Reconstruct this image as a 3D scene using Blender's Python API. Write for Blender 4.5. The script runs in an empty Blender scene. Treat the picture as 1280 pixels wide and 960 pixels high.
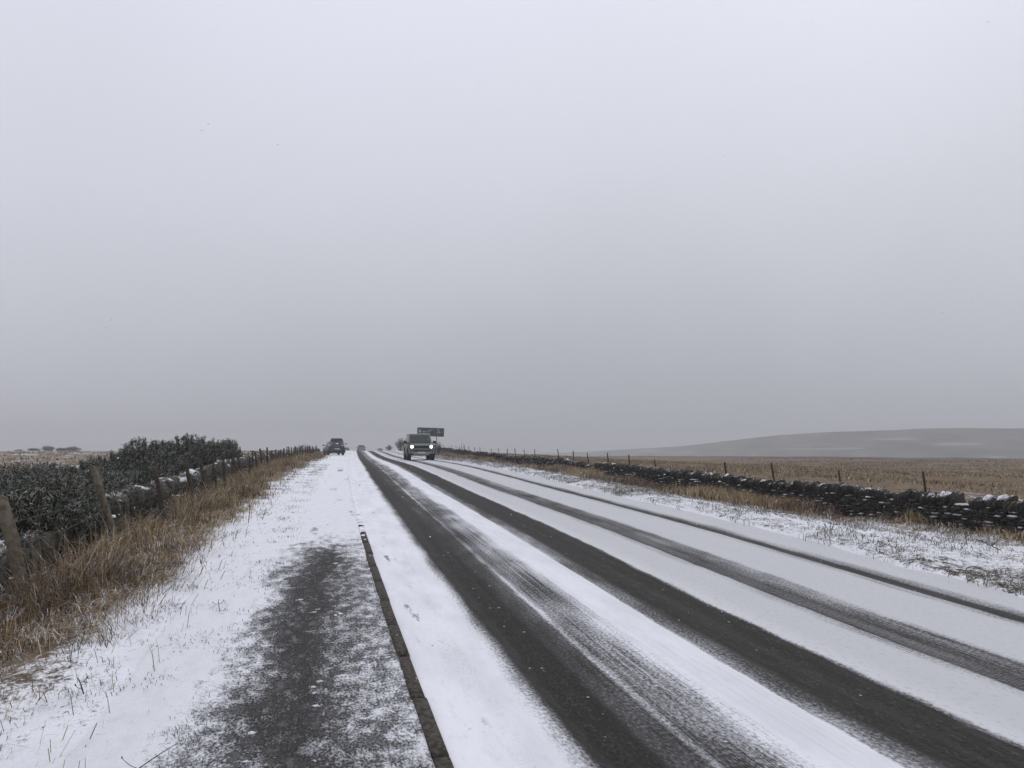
import bpy, bmesh, math, random
import numpy as np
from mathutils import Vector, Matrix

# ------------------------------------------------------------------ camera, sky, sun, exposure
SC = bpy.context.scene
COL = SC.collection
H = 1.75                                   # eye height above the road beside the camera
cam_d = bpy.data.cameras.new('camera')
cam = bpy.data.objects.new('camera', cam_d); COL.objects.link(cam)
cam.location = (0, 0, H)
cam.rotation_euler = (math.radians(90), 0, 0)
cam_d.sensor_width = 36.0
cam_d.lens = 36.0 * 930.0 / 1280.0
cam_d.shift_y = 85.0 / 1280.0
cam_d.clip_start = 0.05
cam_d.clip_end = 6000
SC.camera = cam

W = bpy.data.worlds.new('World'); SC.world = W; W.use_nodes = True
wn, wl = W.node_tree.nodes, W.node_tree.links
wn.clear()
SUN_EL, SUN_AZ = math.radians(48), math.radians(35)
w_out = wn.new('ShaderNodeOutputWorld'); w_bg = wn.new('ShaderNodeBackground')
w_sky = wn.new('ShaderNodeTexSky'); w_sky.sky_type = 'NISHITA'; w_sky.sun_disc = False
w_sky.sun_elevation = SUN_EL; w_sky.sun_rotation = SUN_AZ
w_sky.air_density = 2.0; w_sky.dust_density = 8.0
w_hsv = wn.new('ShaderNodeHueSaturation'); w_hsv.inputs['Saturation'].default_value = 0.12
wl.new(w_sky.outputs[0], w_hsv.inputs['Color'])
w_tc = wn.new('ShaderNodeTexCoord'); w_sep = wn.new('ShaderNodeSeparateXYZ')
wl.new(w_tc.outputs['Generated'], w_sep.inputs[0])
w_noise = wn.new('ShaderNodeTexNoise'); w_noise.inputs['Scale'].default_value = 1.9
w_noise.inputs['Detail'].default_value = 3.0; w_noise.inputs['Roughness'].default_value = 0.45
wl.new(w_tc.outputs['Generated'], w_noise.inputs['Vector'])
w_add = wn.new('ShaderNodeMath'); w_add.operation = 'MULTIPLY_ADD'
wl.new(w_noise.outputs['Fac'], w_add.inputs[0]); w_add.inputs[1].default_value = 0.22
w_off = wn.new('ShaderNodeMath'); w_off.operation = 'ADD'; w_off.inputs[1].default_value = -0.11
w_az = wn.new('ShaderNodeMath'); w_az.operation = 'MULTIPLY_ADD'; w_az.inputs[1].default_value = -0.07
wl.new(w_sep.outputs['X'], w_az.inputs[0]); wl.new(w_sep.outputs['Z'], w_az.inputs[2])
w_xx = wn.new('ShaderNodeMath'); w_xx.operation = 'MULTIPLY'
wl.new(w_sep.outputs['X'], w_xx.inputs[0]); wl.new(w_sep.outputs['X'], w_xx.inputs[1])
w_k = wn.new('ShaderNodeMath'); w_k.operation = 'MULTIPLY_ADD'; w_k.inputs[1].default_value = -0.96; w_k.inputs[2].default_value = 0.40
wl.new(w_sep.outputs['Z'], w_k.inputs[0])
w_e = wn.new('ShaderNodeMath'); w_e.operation = 'MULTIPLY_ADD'
wl.new(w_xx.outputs[0], w_e.inputs[0]); wl.new(w_k.outputs[0], w_e.inputs[1]); wl.new(w_az.outputs[0], w_e.inputs[2])
wl.new(w_e.outputs[0], w_off.inputs[0]); wl.new(w_off.outputs[0], w_add.inputs[2])
w_ramp = wn.new('ShaderNodeValToRGB')
cr = w_ramp.color_ramp
cr.elements[0].position = 0.0; cr.elements[0].color = (0.390, 0.412, 0.468, 1)
cr.elements[1].position = 1.0; cr.elements[1].color = (0.98, 0.99, 1.06, 1)
for pos, c in ((0.08, (0.440, 0.458, 0.520)), (0.20, (0.550, 0.562, 0.635)), (0.36, (0.67, 0.685, 0.775)), (0.55, (0.77, 0.79, 0.90))):
    e_ = cr.elements.new(pos); e_.color = c + (1,)
wl.new(w_add.outputs[0], w_ramp.inputs[0])
w_sc = wn.new('ShaderNodeMix'); w_sc.data_type = 'RGBA'; w_sc.blend_type = 'MULTIPLY'; w_sc.inputs[0].default_value = 1.0
w_sc.clamp_result = False
wl.new(w_ramp.outputs[0], w_sc.inputs[6]); w_sc.inputs[7].default_value = (10.2, 10.2, 10.2, 1)
w_mix = wn.new('ShaderNodeMix'); w_mix.data_type = 'RGBA'; w_mix.inputs[0].default_value = 0.96
w_mix.clamp_result = False
wl.new(w_hsv.outputs[0], w_mix.inputs[6]); wl.new(w_sc.outputs[2], w_mix.inputs[7])
wl.new(w_mix.outputs[2], w_bg.inputs['Color']); w_bg.inputs['Strength'].default_value = 0.10
wl.new(w_bg.outputs[0], w_out.inputs['Surface'])

sun_d = bpy.data.lights.new('sun', 'SUN'); sun = bpy.data.objects.new('sun', sun_d); COL.objects.link(sun)
sun_d.energy = 0.5; sun_d.angle = math.radians(60); sun_d.color = (1.0, 0.97, 0.94)
sun.rotation_euler = (math.pi / 2 - SUN_EL, 0, math.pi - SUN_AZ)

vs = SC.view_settings
vs.view_transform = 'Standard'; vs.look = 'None'; vs.exposure = 0.0; vs.gamma = 1.0; vs.use_curve_mapping = False
SC.cycles.use_denoising = True
SC.cycles.max_bounces = 6; SC.cycles.diffuse_bounces = 3; SC.cycles.glossy_bounces = 2
SC.cycles.volume_bounces = 0; SC.cycles.sample_clamp_indirect = 6

# ------------------------------------------------------------------ numpy helpers
random.seed(7)
RNG = np.random.default_rng(11)

def _hash(ix, iy, seed):
    n = (ix.astype(np.int64) * 374761393 + iy.astype(np.int64) * 668265263 + seed * 1442695041) & 0x7fffffff
    n = ((n ^ (n >> 13)) * 1274126177) & 0x7fffffff
    return ((n ^ (n >> 16)) & 0xffff) / 65535.0

def vnoise(x, y, seed=0):
    x = np.asarray(x, float); y = np.asarray(y, float)
    ix = np.floor(x); iy = np.floor(y); fx = x - ix; fy = y - iy
    fx = fx * fx * (3 - 2 * fx); fy = fy * fy * (3 - 2 * fy)
    a = _hash(ix, iy, seed); b = _hash(ix + 1, iy, seed); c = _hash(ix, iy + 1, seed); d = _hash(ix + 1, iy + 1, seed)
    return (a * (1 - fx) + b * fx) * (1 - fy) + (c * (1 - fx) + d * fx) * fy

def fbm(x, y, seed=0, octs=4):
    v = 0.0; a = 0.5
    for o in range(octs):
        v = v + a * vnoise(x * 2 ** o, y * 2 ** o, seed + o); a *= 0.5
    return v / (1 - 0.5 ** octs)

def sm(a, b, x):
    t = np.clip((np.asarray(x, float) - a) / (b - a), 0, 1); return t * t * (3 - 2 * t)

def cubic(xs, ys):
    xs = np.asarray(xs, float); ys = np.asarray(ys, float); n = len(xs); h = np.diff(xs)
    A = np.zeros((n, n)); b = np.zeros(n); A[0, 0] = A[-1, -1] = 1
    for i in range(1, n - 1):
        A[i, i - 1] = h[i - 1]; A[i, i] = 2 * (h[i - 1] + h[i]); A[i, i + 1] = h[i]
        b[i] = 6 * ((ys[i + 1] - ys[i]) / h[i] - (ys[i] - ys[i - 1]) / h[i - 1])
    m = np.linalg.solve(A, b)
    def f(q):
        q = np.asarray(q, float); qc = np.clip(q, xs[0], xs[-1])
        i = np.clip(np.searchsorted(xs, qc) - 1, 0, n - 2); dx = qc - xs[i]
        v = ys[i] + dx * ((ys[i + 1] - ys[i]) / h[i] - h[i] * (2 * m[i] + m[i + 1]) / 6) + m[i] / 2 * dx ** 2 + (m[i + 1] - m[i]) / (6 * h[i]) * dx ** 3
        s0 = (ys[1] - ys[0]) / h[0] - h[0] * m[1] / 6
        s1 = (ys[-1] - ys[-2]) / h[-1] + h[-1] * m[-2] / 6
        return v + np.where(q < xs[0], (q - xs[0]) * s0, 0) + np.where(q > xs[-1], (q - xs[-1]) * s1, 0)
    return f

# ------------------------------------------------------------------ the lie of the land: s along the road, t across it
TH = math.radians(15.0); ST, CT = math.sin(TH), math.cos(TH)
ROAD_E = cubic([0, 5, 10, 20, 35, 55, 80, 120, 170, 250, 350, 700, 1500], [0, .105, .323, .623, .996, 1.16, 1.36, 1.90, 1.83, 1.5, 1.1, -1, -6])
ROAD_C = cubic([0, 5, 10, 20, 35, 55, 80, 120, 170, 250, 330, 1500], [0, .06, .125, .407, .981, 1.941, 3.225, 5.283, 8.0, 14.2, 21.5, 130])

def world(s, t):
    tt = t + ROAD_C(s)
    return -ST * s + CT * tt, CT * s + ST * tt

LEFT_DIP = lambda s: np.interp(s, [0, 12, 20, 30, 46, 70, 100], [.45, .5, .5, .42, .28, .15, .1])
RIGHT_DIP = lambda s: np.interp(s, [0, 11, 20, 27, 39, 50, 70, 93, 130], [.2, .36, .55, .62, .58, .55, .36, .22, .2])

def ground_z(s, t):
    s = np.asarray(s, float); t = np.asarray(t, float)
    P = ROAD_E(s) + 0.0041 * np.clip(t, -8, 14)
    d = np.sqrt(s * s + t * t)
    zl = P - LEFT_DIP(s) * sm(-2.0, -3.6, t)
    ml = (H - 1.75) + 1.72 * sm(15, 320, d) - 8 * sm(380, 1500, d)
    zl = zl + (ml - zl) * sm(-7, -55, t)
    zr = P - RIGHT_DIP(s) * sm(8.0, 12.3, t) + 0.04 * sm(7.3, 7.7, t) * sm(9.5, 8.4, t)
    mr = (H - 1.80) - 0.25 * sm(60, 260, d) - 26 * sm(262, 620, d) ** 1.3
    zr = zr + (mr - zr) * sm(13.6, 60, t)
    z = np.where(t < 3, zl, zr)
    und = (fbm(s * .22, t * .22, 5) - .5) * .5 * sm(9, 26, np.abs(t - 4)) + (fbm(s * .03, t * .03, 9, 3) - .5) * 1.6 * sm(25, 90, np.abs(t - 4))
    rough = (fbm(s * 1.7, t * 1.7, 21) - .5) * .14 * (sm(-1.0, -1.9, t) + sm(7.3, 8.2, t))
    near = np.where(t > 200, .4, 1.0)
    return z + und * near + rough + (fbm(s * 4.3, t * 4.3, 23, 3) - .5) * .17 * sm(7.3, 7.9, t) * sm(14, 12, t)

# ------------------------------------------------------------------ objects
def link(name, data, parent=None):
    o = bpy.data.objects.new(name, data); COL.objects.link(o)
    if parent is not None: o.parent = parent
    return o

def tag(o, label=None, cat=None, group=None, kind=None):
    if label: o['label'] = label
    if cat: o['category'] = cat
    if group: o['group'] = group
    if kind: o['kind'] = kind
    return o

def empty(name, loc, rz=0.0):
    o = link(name, None); o.location = loc; o.rotation_euler = (0, 0, rz); o.empty_display_size = .3
    return o

def np_mesh(name, V, F, mat, parent=None, col=None, uv=None, smooth=False):
    """V (n,3), F (m,k) with k = 3 or 4; col per-vertex (n,3); uv per-vertex (n,2)."""
    V = np.asarray(V, np.float32); F = np.asarray(F, np.int32); k = F.shape[1]
    me = bpy.data.meshes.new(name)
    me.vertices.add(len(V)); me.vertices.foreach_set('co', V.ravel())
    me.loops.add(F.size); me.loops.foreach_set('vertex_index', F.ravel())
    me.polygons.add(len(F)); me.polygons.foreach_set('loop_start', np.arange(0, F.size, k, dtype=np.int32))
    if smooth: me.polygons.foreach_set('use_smooth', np.ones(len(F), bool))
    me.update(calc_edges=True)
    if col is not None:
        a = me.attributes.new('Col', 'FLOAT_COLOR', 'POINT')
        c4 = np.ones((len(V), 4), np.float32); c4[:, :3] = col; a.data.foreach_set('color', c4.ravel())
    if uv is not None:
        u = me.uv_layers.new(name='UVMap'); u.data.foreach_set('uv', np.asarray(uv, np.float32)[F.ravel()].ravel())
    me.materials.append(mat)
    return link(name, me, parent)

class MB:
    """collects shaped pieces and links them as ONE mesh object"""
    def __init__(s): s.bm = bmesh.new()
    def box(s, c, d, rot=None, bevel=0.0, taper=(1, 1), seg=2):
        r = bmesh.ops.create_cube(s.bm, size=1.0); vs_ = r['verts']
        for v in vs_:
            if v.co.z > 0: v.co.x *= taper[0]; v.co.y *= taper[1]
            v.co = Vector((v.co.x * d[0], v.co.y * d[1], v.co.z * d[2]))
        if bevel > 0:
            es = list({e for v in vs_ for e in v.link_edges})
            b = bmesh.ops.bevel(s.bm, geom=es, offset=bevel, segments=seg, affect='EDGES', profile=.5)
            vs_ = list({v for f in b['faces'] for v in f.verts} | {v for v in vs_ if v.is_valid})
        M = Matrix.Translation(c) @ (rot.to_4x4() if rot is not None else Matrix.Identity(4))
        bmesh.ops.transform(s.bm, matrix=M, verts=vs_)
        return s
    def hexa(s, pts, bevel=0.0, seg=2):
        """8 points: bottom 4 ccw, top 4 ccw"""
        v = [s.bm.verts.new(p) for p in pts]
        fs = [s.bm.faces.new([v[i] for i in q]) for q in ((3, 2, 1, 0), (4, 5, 6, 7), (0, 1, 5, 4), (1, 2, 6, 5), (2, 3, 7, 6), (3, 0, 4, 7))]
        if bevel > 0:
            es = list({e for f in fs for e in f.edges})
            bmesh.ops.bevel(s.bm, geom=es, offset=bevel, segments=seg, affect='EDGES', profile=.5)
        return s
    def slab(s, quad, th):
        """thin plate from 4 corner points, thickness th along its normal"""
        q = [Vector(p) for p in quad]; n = (q[1] - q[0]).cross(q[3] - q[0]).normalized() * th
        return s.hexa([p for p in q] + [p + n for p in q])
    def cyl(s, a, b, r0, r1=None, n=10):
        a = Vector(a); b = Vector(b); r1 = r0 if r1 is None else r1
        z = (b - a).normalized(); x = z.orthogonal().normalized(); y = z.cross(x)
        A = [s.bm.verts.new(a + (x * math.cos(i * 2 * math.pi / n) + y * math.sin(i * 2 * math.pi / n)) * r0) for i in range(n)]
        B = [s.bm.verts.new(b + (x * math.cos(i * 2 * math.pi / n) + y * math.sin(i * 2 * math.pi / n)) * r1) for i in range(n)]
        for i in range(n): s.bm.faces.new((A[i], A[(i + 1) % n], B[(i + 1) % n], B[i]))
        s.bm.faces.new(A[::-1]); s.bm.faces.new(B)
        return s
    def tube(s, pts, radii, n=5):
        for i in range(len(pts) - 1): s.cyl(pts[i], pts[i + 1], radii[i], radii[i + 1], n)
        return s
    def build(s, name, mat, parent=None, smooth=False):
        bmesh.ops.recalc_face_normals(s.bm, faces=s.bm.faces)
        me = bpy.data.meshes.new(name); s.bm.to_mesh(me); s.bm.free(); me.materials.append(mat)
        if smooth:
            for p in me.polygons: p.use_smooth = True
        return link(name, me, parent)

# ------------------------------------------------------------------ materials
class NB:
    """small node builder"""
    def __init__(s, name, rough=.85, spec=.3):
        s.m = bpy.data.materials.new(name); s.m.use_nodes = True; s.t = s.m.node_tree; s.n = s.t.nodes; s.l = s.t.links
        s.b = s.n['Principled BSDF']; s.b.inputs['Roughness'].default_value = rough
        s.b.inputs['Specular IOR Level'].default_value = spec
    def put(s, i, v):
        if hasattr(v, 'is_linked') or isinstance(v, bpy.types.NodeSocket): s.l.new(v, i)
        elif isinstance(v, (tuple, list)) and len(v) == 3 and i.type == 'RGBA': i.default_value = tuple(v) + (1,)
        else: i.default_value = v
    def math(s, op, a, b=0.0, c=None, clamp=False):
        n = s.n.new('ShaderNodeMath'); n.operation = op; n.use_clamp = clamp
        s.put(n.inputs[0], a); s.put(n.inputs[1], b)
        if c is not None: s.put(n.inputs[2], c)
        return n.outputs[0]
    def ss(s, v, a, b, lo=0.0, hi=1.0):
        n = s.n.new('ShaderNodeMapRange'); n.interpolation_type = 'SMOOTHSTEP'
        s.put(n.inputs[0], v); n.inputs[1].default_value = a; n.inputs[2].default_value = b; n.inputs[3].default_value = lo; n.inputs[4].default_value = hi
        return n.outputs[0]
    def mix(s, f, a, b):
        n = s.n.new('ShaderNodeMix'); n.data_type = 'RGBA'; s.put(n.inputs[0], f); s.put(n.inputs[6], a); s.put(n.inputs[7], b)
        return n.outputs[2]
    def uv(s):
        n = s.n.new('ShaderNodeUVMap'); n.uv_map = 'UVMap'
        p = s.n.new('ShaderNodeSeparateXYZ'); s.l.new(n.outputs[0], p.inputs[0]); return n.outputs[0], p.outputs[0], p.outputs[1]
    def obj(s):
        n = s.n.new('ShaderNodeTexCoord'); return n.outputs['Object']
    def pos(s):
        n = s.n.new('ShaderNodeNewGeometry'); return n.outputs['Position']
    def scale(s, vec, sc, off=(0, 0, 0)):
        n = s.n.new('ShaderNodeMapping'); s.l.new(vec, n.inputs[0]); n.inputs['Scale'].default_value = sc; n.inputs['Location'].default_value = off
        return n.outputs[0]
    def noise(s, vec, scale=1.0, detail=3.0, rough=.55):
        n = s.n.new('ShaderNodeTexNoise'); s.l.new(vec, n.inputs['Vector']); n.inputs['Scale'].default_value = scale
        n.inputs['Detail'].default_value = detail; n.inputs['Roughness'].default_value = rough
        return n.outputs['Fac']
    def voro(s, vec, scale=1.0):
        n = s.n.new('ShaderNodeTexVoronoi'); s.l.new(vec, n.inputs['Vector']); n.inputs['Scale'].default_value = scale
        return n.outputs['Distance'], n.outputs['Color']
    def ramp(s, v, stops):
        n = s.n.new('ShaderNodeValToRGB'); r = n.color_ramp
        while len(r.elements) > 1: r.elements.remove(r.elements[-1])
        for i, (p, c) in enumerate(stops):
            c = (c, c, c, 1) if not isinstance(c, tuple) else c + (1,)
            if i == 0: e = r.elements[0]; e.position = p
            else: e = r.elements.new(p)
            e.color = c
        s.put(n.inputs[0], v); return n.outputs[0]
    def attr(s, name='Col'):
        n = s.n.new('ShaderNodeAttribute'); n.attribute_name = name; return n.outputs['Color']
    def up(s):
        g = s.n.new('ShaderNodeNewGeometry'); p = s.n.new('ShaderNodeSeparateXYZ'); s.l.new(g.outputs['Normal'], p.inputs[0]); return p.outputs[2]
    def bump(s, h, strength=.5, dist=.01):
        n = s.n.new('ShaderNodeBump'); s.put(n.inputs['Height'], h); n.inputs['Strength'].default_value = strength; n.inputs['Distance'].default_value = dist
        s.l.new(n.outputs[0], s.b.inputs['Normal'])
    def col(s, c): s.put(s.b.inputs['Base Color'], c)
    def rgh(s, c): s.put(s.b.inputs['Roughness'], c)

SNOW = (.80, .81, .845)
SNOW2 = (.70, .71, .742)

def snowy(name, base, base2, nsc=6.0, up0=.45, up1=.8, amount=.55, rough=.85, spec=.25, coord='obj', per=False):
    """a surface whose upward faces carry a broken dusting of snow"""
    b = NB(name, rough, spec); v = b.obj() if coord == 'obj' else b.pos()
    n1 = b.noise(v, nsc, 4); n2 = b.noise(v, nsc * 4.3, 3)
    c = b.mix(b.ss(n1, .35, .65), base, base2)
    dust = b.math('MULTIPLY', b.ss(b.up(), up0, up1), b.ss(b.math('ADD', n1, b.math('MULTIPLY', n2, .6)), 1.25 - amount, 1.4 - amount))
    if per:                                                   # each stone has its own tone and its own share of snow
        a = b.n.new('ShaderNodeSeparateColor'); b.l.new(b.attr(), a.inputs[0])
        c = b.mix(b.ss(a.outputs[0], .40, .70), b.mix(b.ss(n1, .35, .65), base, tuple(x * .5 for x in base2)), b.mix(b.ss(n2, .35, .65), base2, base))
        dust = b.math('MULTIPLY', b.ss(b.math('MULTIPLY_ADD', a.outputs[1], .55, b.up()), up0, up1), b.ss(b.math('MULTIPLY_ADD', a.outputs[1], .35, b.math('MULTIPLY_ADD', n2, .6, n1)), 1.25 - amount, 1.38 - amount))
    b.col(b.mix(dust, c, SNOW)); b.bump(n2, .6, .015)
    return b.m

def plain(name, c, rough=.5, spec=.5, metal=0.0, emit=None, es=0):
    b = NB(name, rough, spec); v = b.obj()
    n = b.noise(v, 14, 3)
    b.col(b.mix(b.ss(n, .3, .7), c, tuple(x * .8 for x in c))); b.b.inputs['Metallic'].default_value = metal
    if emit: b.b.inputs['Emission Color'].default_value = emit + (1,); b.b.inputs['Emission Strength'].default_value = es
    return b.m

# road: bare tyre tracks through thin snow; profile of bareness across the road in metres
TRACKS = [(.86, 0), (.95, .09), (1.12, .11), (1.17, 0), (1.25, 0), (1.33, .22), (1.43, .66), (1.48, .97), (1.78, 1), (1.86, .86), (2.02, .84), (2.06, .80), (2.10, .45), (2.14, .70), (2.28, .62), (2.46, .50), (2.60, .26),
          (2.67, 0), (3.04, 0), (3.08, .52), (3.25, .74), (3.33, .97), (3.89, 1), (3.94, .6), (3.98, 0), (4.62, 0), (4.70, .24), (4.80, .34), (4.84, .86), (5.0, .80),
          (5.14, .66), (5.36, .52), (5.46, 0), (6.30, .03), (6.40, .24), (6.50, .30), (6.54, .9), (6.70, .86), (6.74, .5), (6.86, .30), (6.94, .06)]
def bare_profile(t):
    return np.interp(t, [a for a, _ in TRACKS], [b for _, b in TRACKS])

def road_material():
    b = NB('road_snow_and_asphalt', .85, .12); uv, t, s = b.uv()
    wob = b.noise(b.scale(uv, (.25, .10, 1)), 1, 2)
    jit = b.noise(b.scale(uv, (9, 2.2, 1)), 1, 3)
    t2 = b.math('ADD', t, b.math('MULTIPLY_ADD', wob, .09, -.045))
    t2 = b.math('ADD', t2, b.math('MULTIPLY_ADD', jit, .06, -.03))
    lo, hi = .8, 7.0
    # the profile is split over two ramps (a ramp holds 32 stops)
    u = b.math('DIVIDE', b.math('SUBTRACT', t2, lo), hi - lo)
    a = b.ramp(u, [((p - lo) / (hi - lo), v) for p, v in TRACKS if p < 3.05])
    c = b.ramp(u, [((p - lo) / (hi - lo), v) for p, v in TRACKS if p > 3.0])
    prof = b.math('MAXIMUM', a, c)
    grain = b.noise(b.scale(uv, (46, 26, 1)), 1, 4, .7); gr2 = b.noise(b.scale(uv, (15, 5, 1), (3, 1, 0)), 1, 4, .7)
    streak = b.noise(b.scale(uv, (48, .30, 1)), 1, 3, .6)
    mid = b.noise(b.scale(uv, (3.0, .8, 1)), 1, 4)
    sw = b.math('ADD', b.math('MULTIPLY', b.ss(t, 1.95, 2.1), b.ss(t, 2.95, 2.7)), b.math('MULTIPLY', b.ss(t, 4.55, 4.7), .8))
    dev = b.math('ADD', b.math('MULTIPLY_ADD', grain, 3.2, -1.6), b.math('MULTIPLY', b.math('MULTIPLY_ADD', streak, 2.2, -1.1), b.math('MULTIPLY_ADD', b.math('MULTIPLY', sw, b.ss(mid, .36, .62, .25, 1.0)), .9, .15)))
    dev = b.math('ADD', dev, b.math('MULTIPLY_ADD', mid, 1.2, -.6))
    w = b.math('MULTIPLY_ADD', b.math('MULTIPLY', prof, b.math('SUBTRACT', 1.0, prof)), 2.3, .09)
    lanes = b.noise(b.scale(uv, (2.2, .22, 1), (8, 4, 0)), 1, 3)
    prof = b.math('MULTIPLY_ADD', b.math('MULTIPLY', prof, b.math('SUBTRACT', 1.0, prof)), b.math('MULTIPLY_ADD', lanes, 3.6, -1.8), prof)
    val = b.math('MULTIPLY_ADD', dev, w, prof)
    # tread pattern pressed into one track
    band = b.math('MULTIPLY', b.ss(t2, 4.84, 4.88), b.ss(t2, 5.05, 5.0))
    tread = b.math('SINE', b.math('ADD', b.math('MULTIPLY', s, 78.0), b.math('MULTIPLY', t, 150.0)))
    val = b.math('MULTIPLY_ADD', b.math('MULTIPLY', band, tread), .42, val)
    # scuffs in the drift along the kerb
    patch = b.noise(b.scale(uv, (5.0, 1.6, 1), (1.4, 2.3, 0)), 1, 3)
    edge = b.math('MULTIPLY', b.ss(t, .74, .84), b.ss(t, 1.06, .92))
    scuff = b.math('MULTIPLY', b.ss(b.math('MULTIPLY_ADD', grain, .25, patch), .72, .82), edge)
    val = b.math('MAXIMUM', val, b.math('MULTIPLY', scuff, .62))
    bare = b.math('MULTIPLY', b.ss(val, .04, .96), .99)
    # loose crumbs of snow lying in the tracks
    vd, vc = b.voro(b.scale(uv, (1, 1, 1)), 9.0)
    sepc = b.n.new('ShaderNodeSeparateColor'); b.l.new(vc, sepc.inputs[0])
    crumb = b.math('MULTIPLY', b.ss(b.math('MULTIPLY_ADD', sepc.outputs[1], .09, b.math('MULTIPLY_ADD', grain, .16, vd)), .235, .185), b.ss(sepc.outputs[0], .72, .73))
    bare = b.math('MULTIPLY', bare, b.math('SUBTRACT', 1.0, crumb))
    asphalt = b.mix(b.ss(grain, .34, .66), (.0045, .0040, .0033), (.034, .031, .0255))
    asphalt = b.mix(b.math('MULTIPLY', b.ss(gr2, .42, .66), .5), asphalt, (.020, .019, .018))
    asphalt = b.mix(b.math('MULTIPLY', b.ss(streak, .50, .7), .35), asphalt, (.042, .039, .034))
    bands = b.noise(b.scale(uv, (7.0, .10, 1), (1.7, 0, 0)), 1, 4, .6); blot = b.noise(b.scale(uv, (9, 2.6, 1), (5, 3, 0)), 1, 4, .68)
    asphalt = b.mix(b.math('MULTIPLY', b.ss(bands, .42, .64), .5), asphalt, (.050, .0465, .041))
    asphalt = b.mix(b.math('MULTIPLY', b.ss(blot, .46, .66), .55), asphalt, (.013, .0118, .0100))
    dustf = b.math('MULTIPLY', b.ss(b.math('MULTIPLY_ADD', gr2, .9, grain), 1.02, 1.22), .11)
    asphalt = b.mix(dustf, asphalt, (.40, .405, .42))
    dirt = b.noise(b.scale(uv, (26, 14, 1), (9, 2, 0)), 1, 3, .7)
    slush = b.math('MULTIPLY', b.ss(t, 3.6, 4.0), b.ss(dirt, .52, .66))
    snow = b.mix(b.ss(mid, .35, .7), SNOW, SNOW2)
    snow = b.mix(b.math('MULTIPLY', b.math('MULTIPLY', b.ss(streak, .45, .72), .4), b.ss(t, 1.2, 2.6)), snow, (.55, .56, .60))
    snow = b.mix(b.math('MULTIPLY', b.ss(gr2, .5, .75), .35), snow, (.56, .57, .61))
    snow = b.mix(b.math('MULTIPLY', b.ss(t, 2.5, 4.2), .80), snow, (.615, .615, .63))
    snow = b.mix(b.math('MULTIPLY', slush, .5), snow, (.40, .385, .37))
    snow = b.mix(b.math('MULTIPLY', b.ss(t, 3.8, 4.3), .55), snow, (.47, .475, .49))
    film = b.math('MULTIPLY', b.ss(b.math('ADD', b.math('MULTIPLY_ADD', mid, .3, -.15), prof), .14, .90), .66)
    snow = b.mix(film, snow, (.27, .272, .285))
    b.col(b.mix(bare, snow, asphalt)); b.rgh(b.ss(bare, 0, 1, .9, .75))
    hgt = b.math('SUBTRACT', b.math('MULTIPLY', grain, .5), b.math('MULTIPLY', bare, .8))
    hgt = b.math('MULTIPLY_ADD', gr2, .8, b.math('MULTIPLY_ADD', mid, 1.6, hgt))
    b.bump(hgt, .6, .014)
    return b.m

def path_material():
    b = NB('footpath_gravel_and_snow', .9, .12); uv, t, s = b.uv()
    wob = b.noise(b.scale(uv, (1.3, .55, 1)), 1, 4)
    shift = b.math('MULTIPLY', b.math('MAXIMUM', b.math('SUBTRACT', s, 5.0), 0.0), -.036)
    t2 = b.math('ADD', b.math('ADD', t, shift), b.math('MULTIPLY_ADD', wob, .9, -.45))
    across = b.ramp(b.math('MULTIPLY_ADD', t2, .5, .6), [(.0, 0), (.14, .03), (.25, .36), (.33, .62), (.41, .84), (.52, .93), (.61, .74), (.72, .60), (.84, .47), (.90, .30)])
    nearp = b.ss(b.math('MULTIPLY_ADD', wob, 5.0, s), 16.2, 12.0)
    patch = b.noise(b.scale(uv, (1.6, .28, 1), (2, 5, 0)), 1, 4)
    far = b.math('MULTIPLY', b.math('SUBTRACT', 1.0, nearp), b.ss(patch, .54, .70, 0, .58))
    prof = b.math('ADD', b.math('MULTIPLY', across, nearp), far)
    g1 = b.noise(b.scale(uv, (60, 34, 1)), 1, 5, .75); g2 = b.noise(b.scale(uv, (8, 4.5, 1)), 1, 5, .7)
    dev = b.math('ADD', b.math('MULTIPLY_ADD', g1, 2.6, -1.3), b.math('MULTIPLY_ADD', g2, 2.4, -1.2))
    w = b.math('MULTIPLY_ADD', b.math('MULTIPLY', prof, b.math('SUBTRACT', 1.0, prof)), 2.4, .30)
    val = b.math('MULTIPLY_ADD', dev, w, prof)
    bare = b.ss(val, .16, .86)
    vd, vc = b.voro(b.scale(uv, (1, 1.35, 1)), 5.5)
    sepc = b.n.new('ShaderNodeSeparateColor'); b.l.new(vc, sepc.inputs[0])
    rad = b.math('ADD', vd, b.math('ADD', b.math('MULTIPLY', g2, .5), b.math('MULTIPLY_ADD', g1, .6, -.30)))
    crumb = b.math('MULTIPLY', b.ss(rad, .46, .34), b.ss(sepc.outputs[0], .60, .61))
    speck = b.noise(b.scale(uv, (42, 46, 1), (7, 1, 0)), 1, 2, .5)
    crumb = b.math('MAXIMUM', crumb, b.math('MULTIPLY', b.ss(speck, .68, .74), .7))
    bare = b.math('MULTIPLY', bare, b.math('SUBTRACT', 1.0, b.math('MULTIPLY', crumb, .92)))
    grit = b.noise(b.scale(uv, (120, 120, 1)), 1, 2)
    dark = b.mix(b.ss(grit, .35, .65), (.022, .021, .020), (.085, .082, .078))
    dark = b.mix(b.ss(g1, .45, .7), dark, (.024, .023, .021))
    dark = b.mix(b.math('MULTIPLY', b.ss(g2, .52, .68), .28), dark, (.34, .345, .36))
    snow = b.mix(b.ss(g2, .40, .80), SNOW, SNOW2)
    b.col(b.mix(bare, snow, dark))
    b.bump(b.math('SUBTRACT', g1, b.math('MULTIPLY', bare, .8)), .7, .02)
    return b.m

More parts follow.
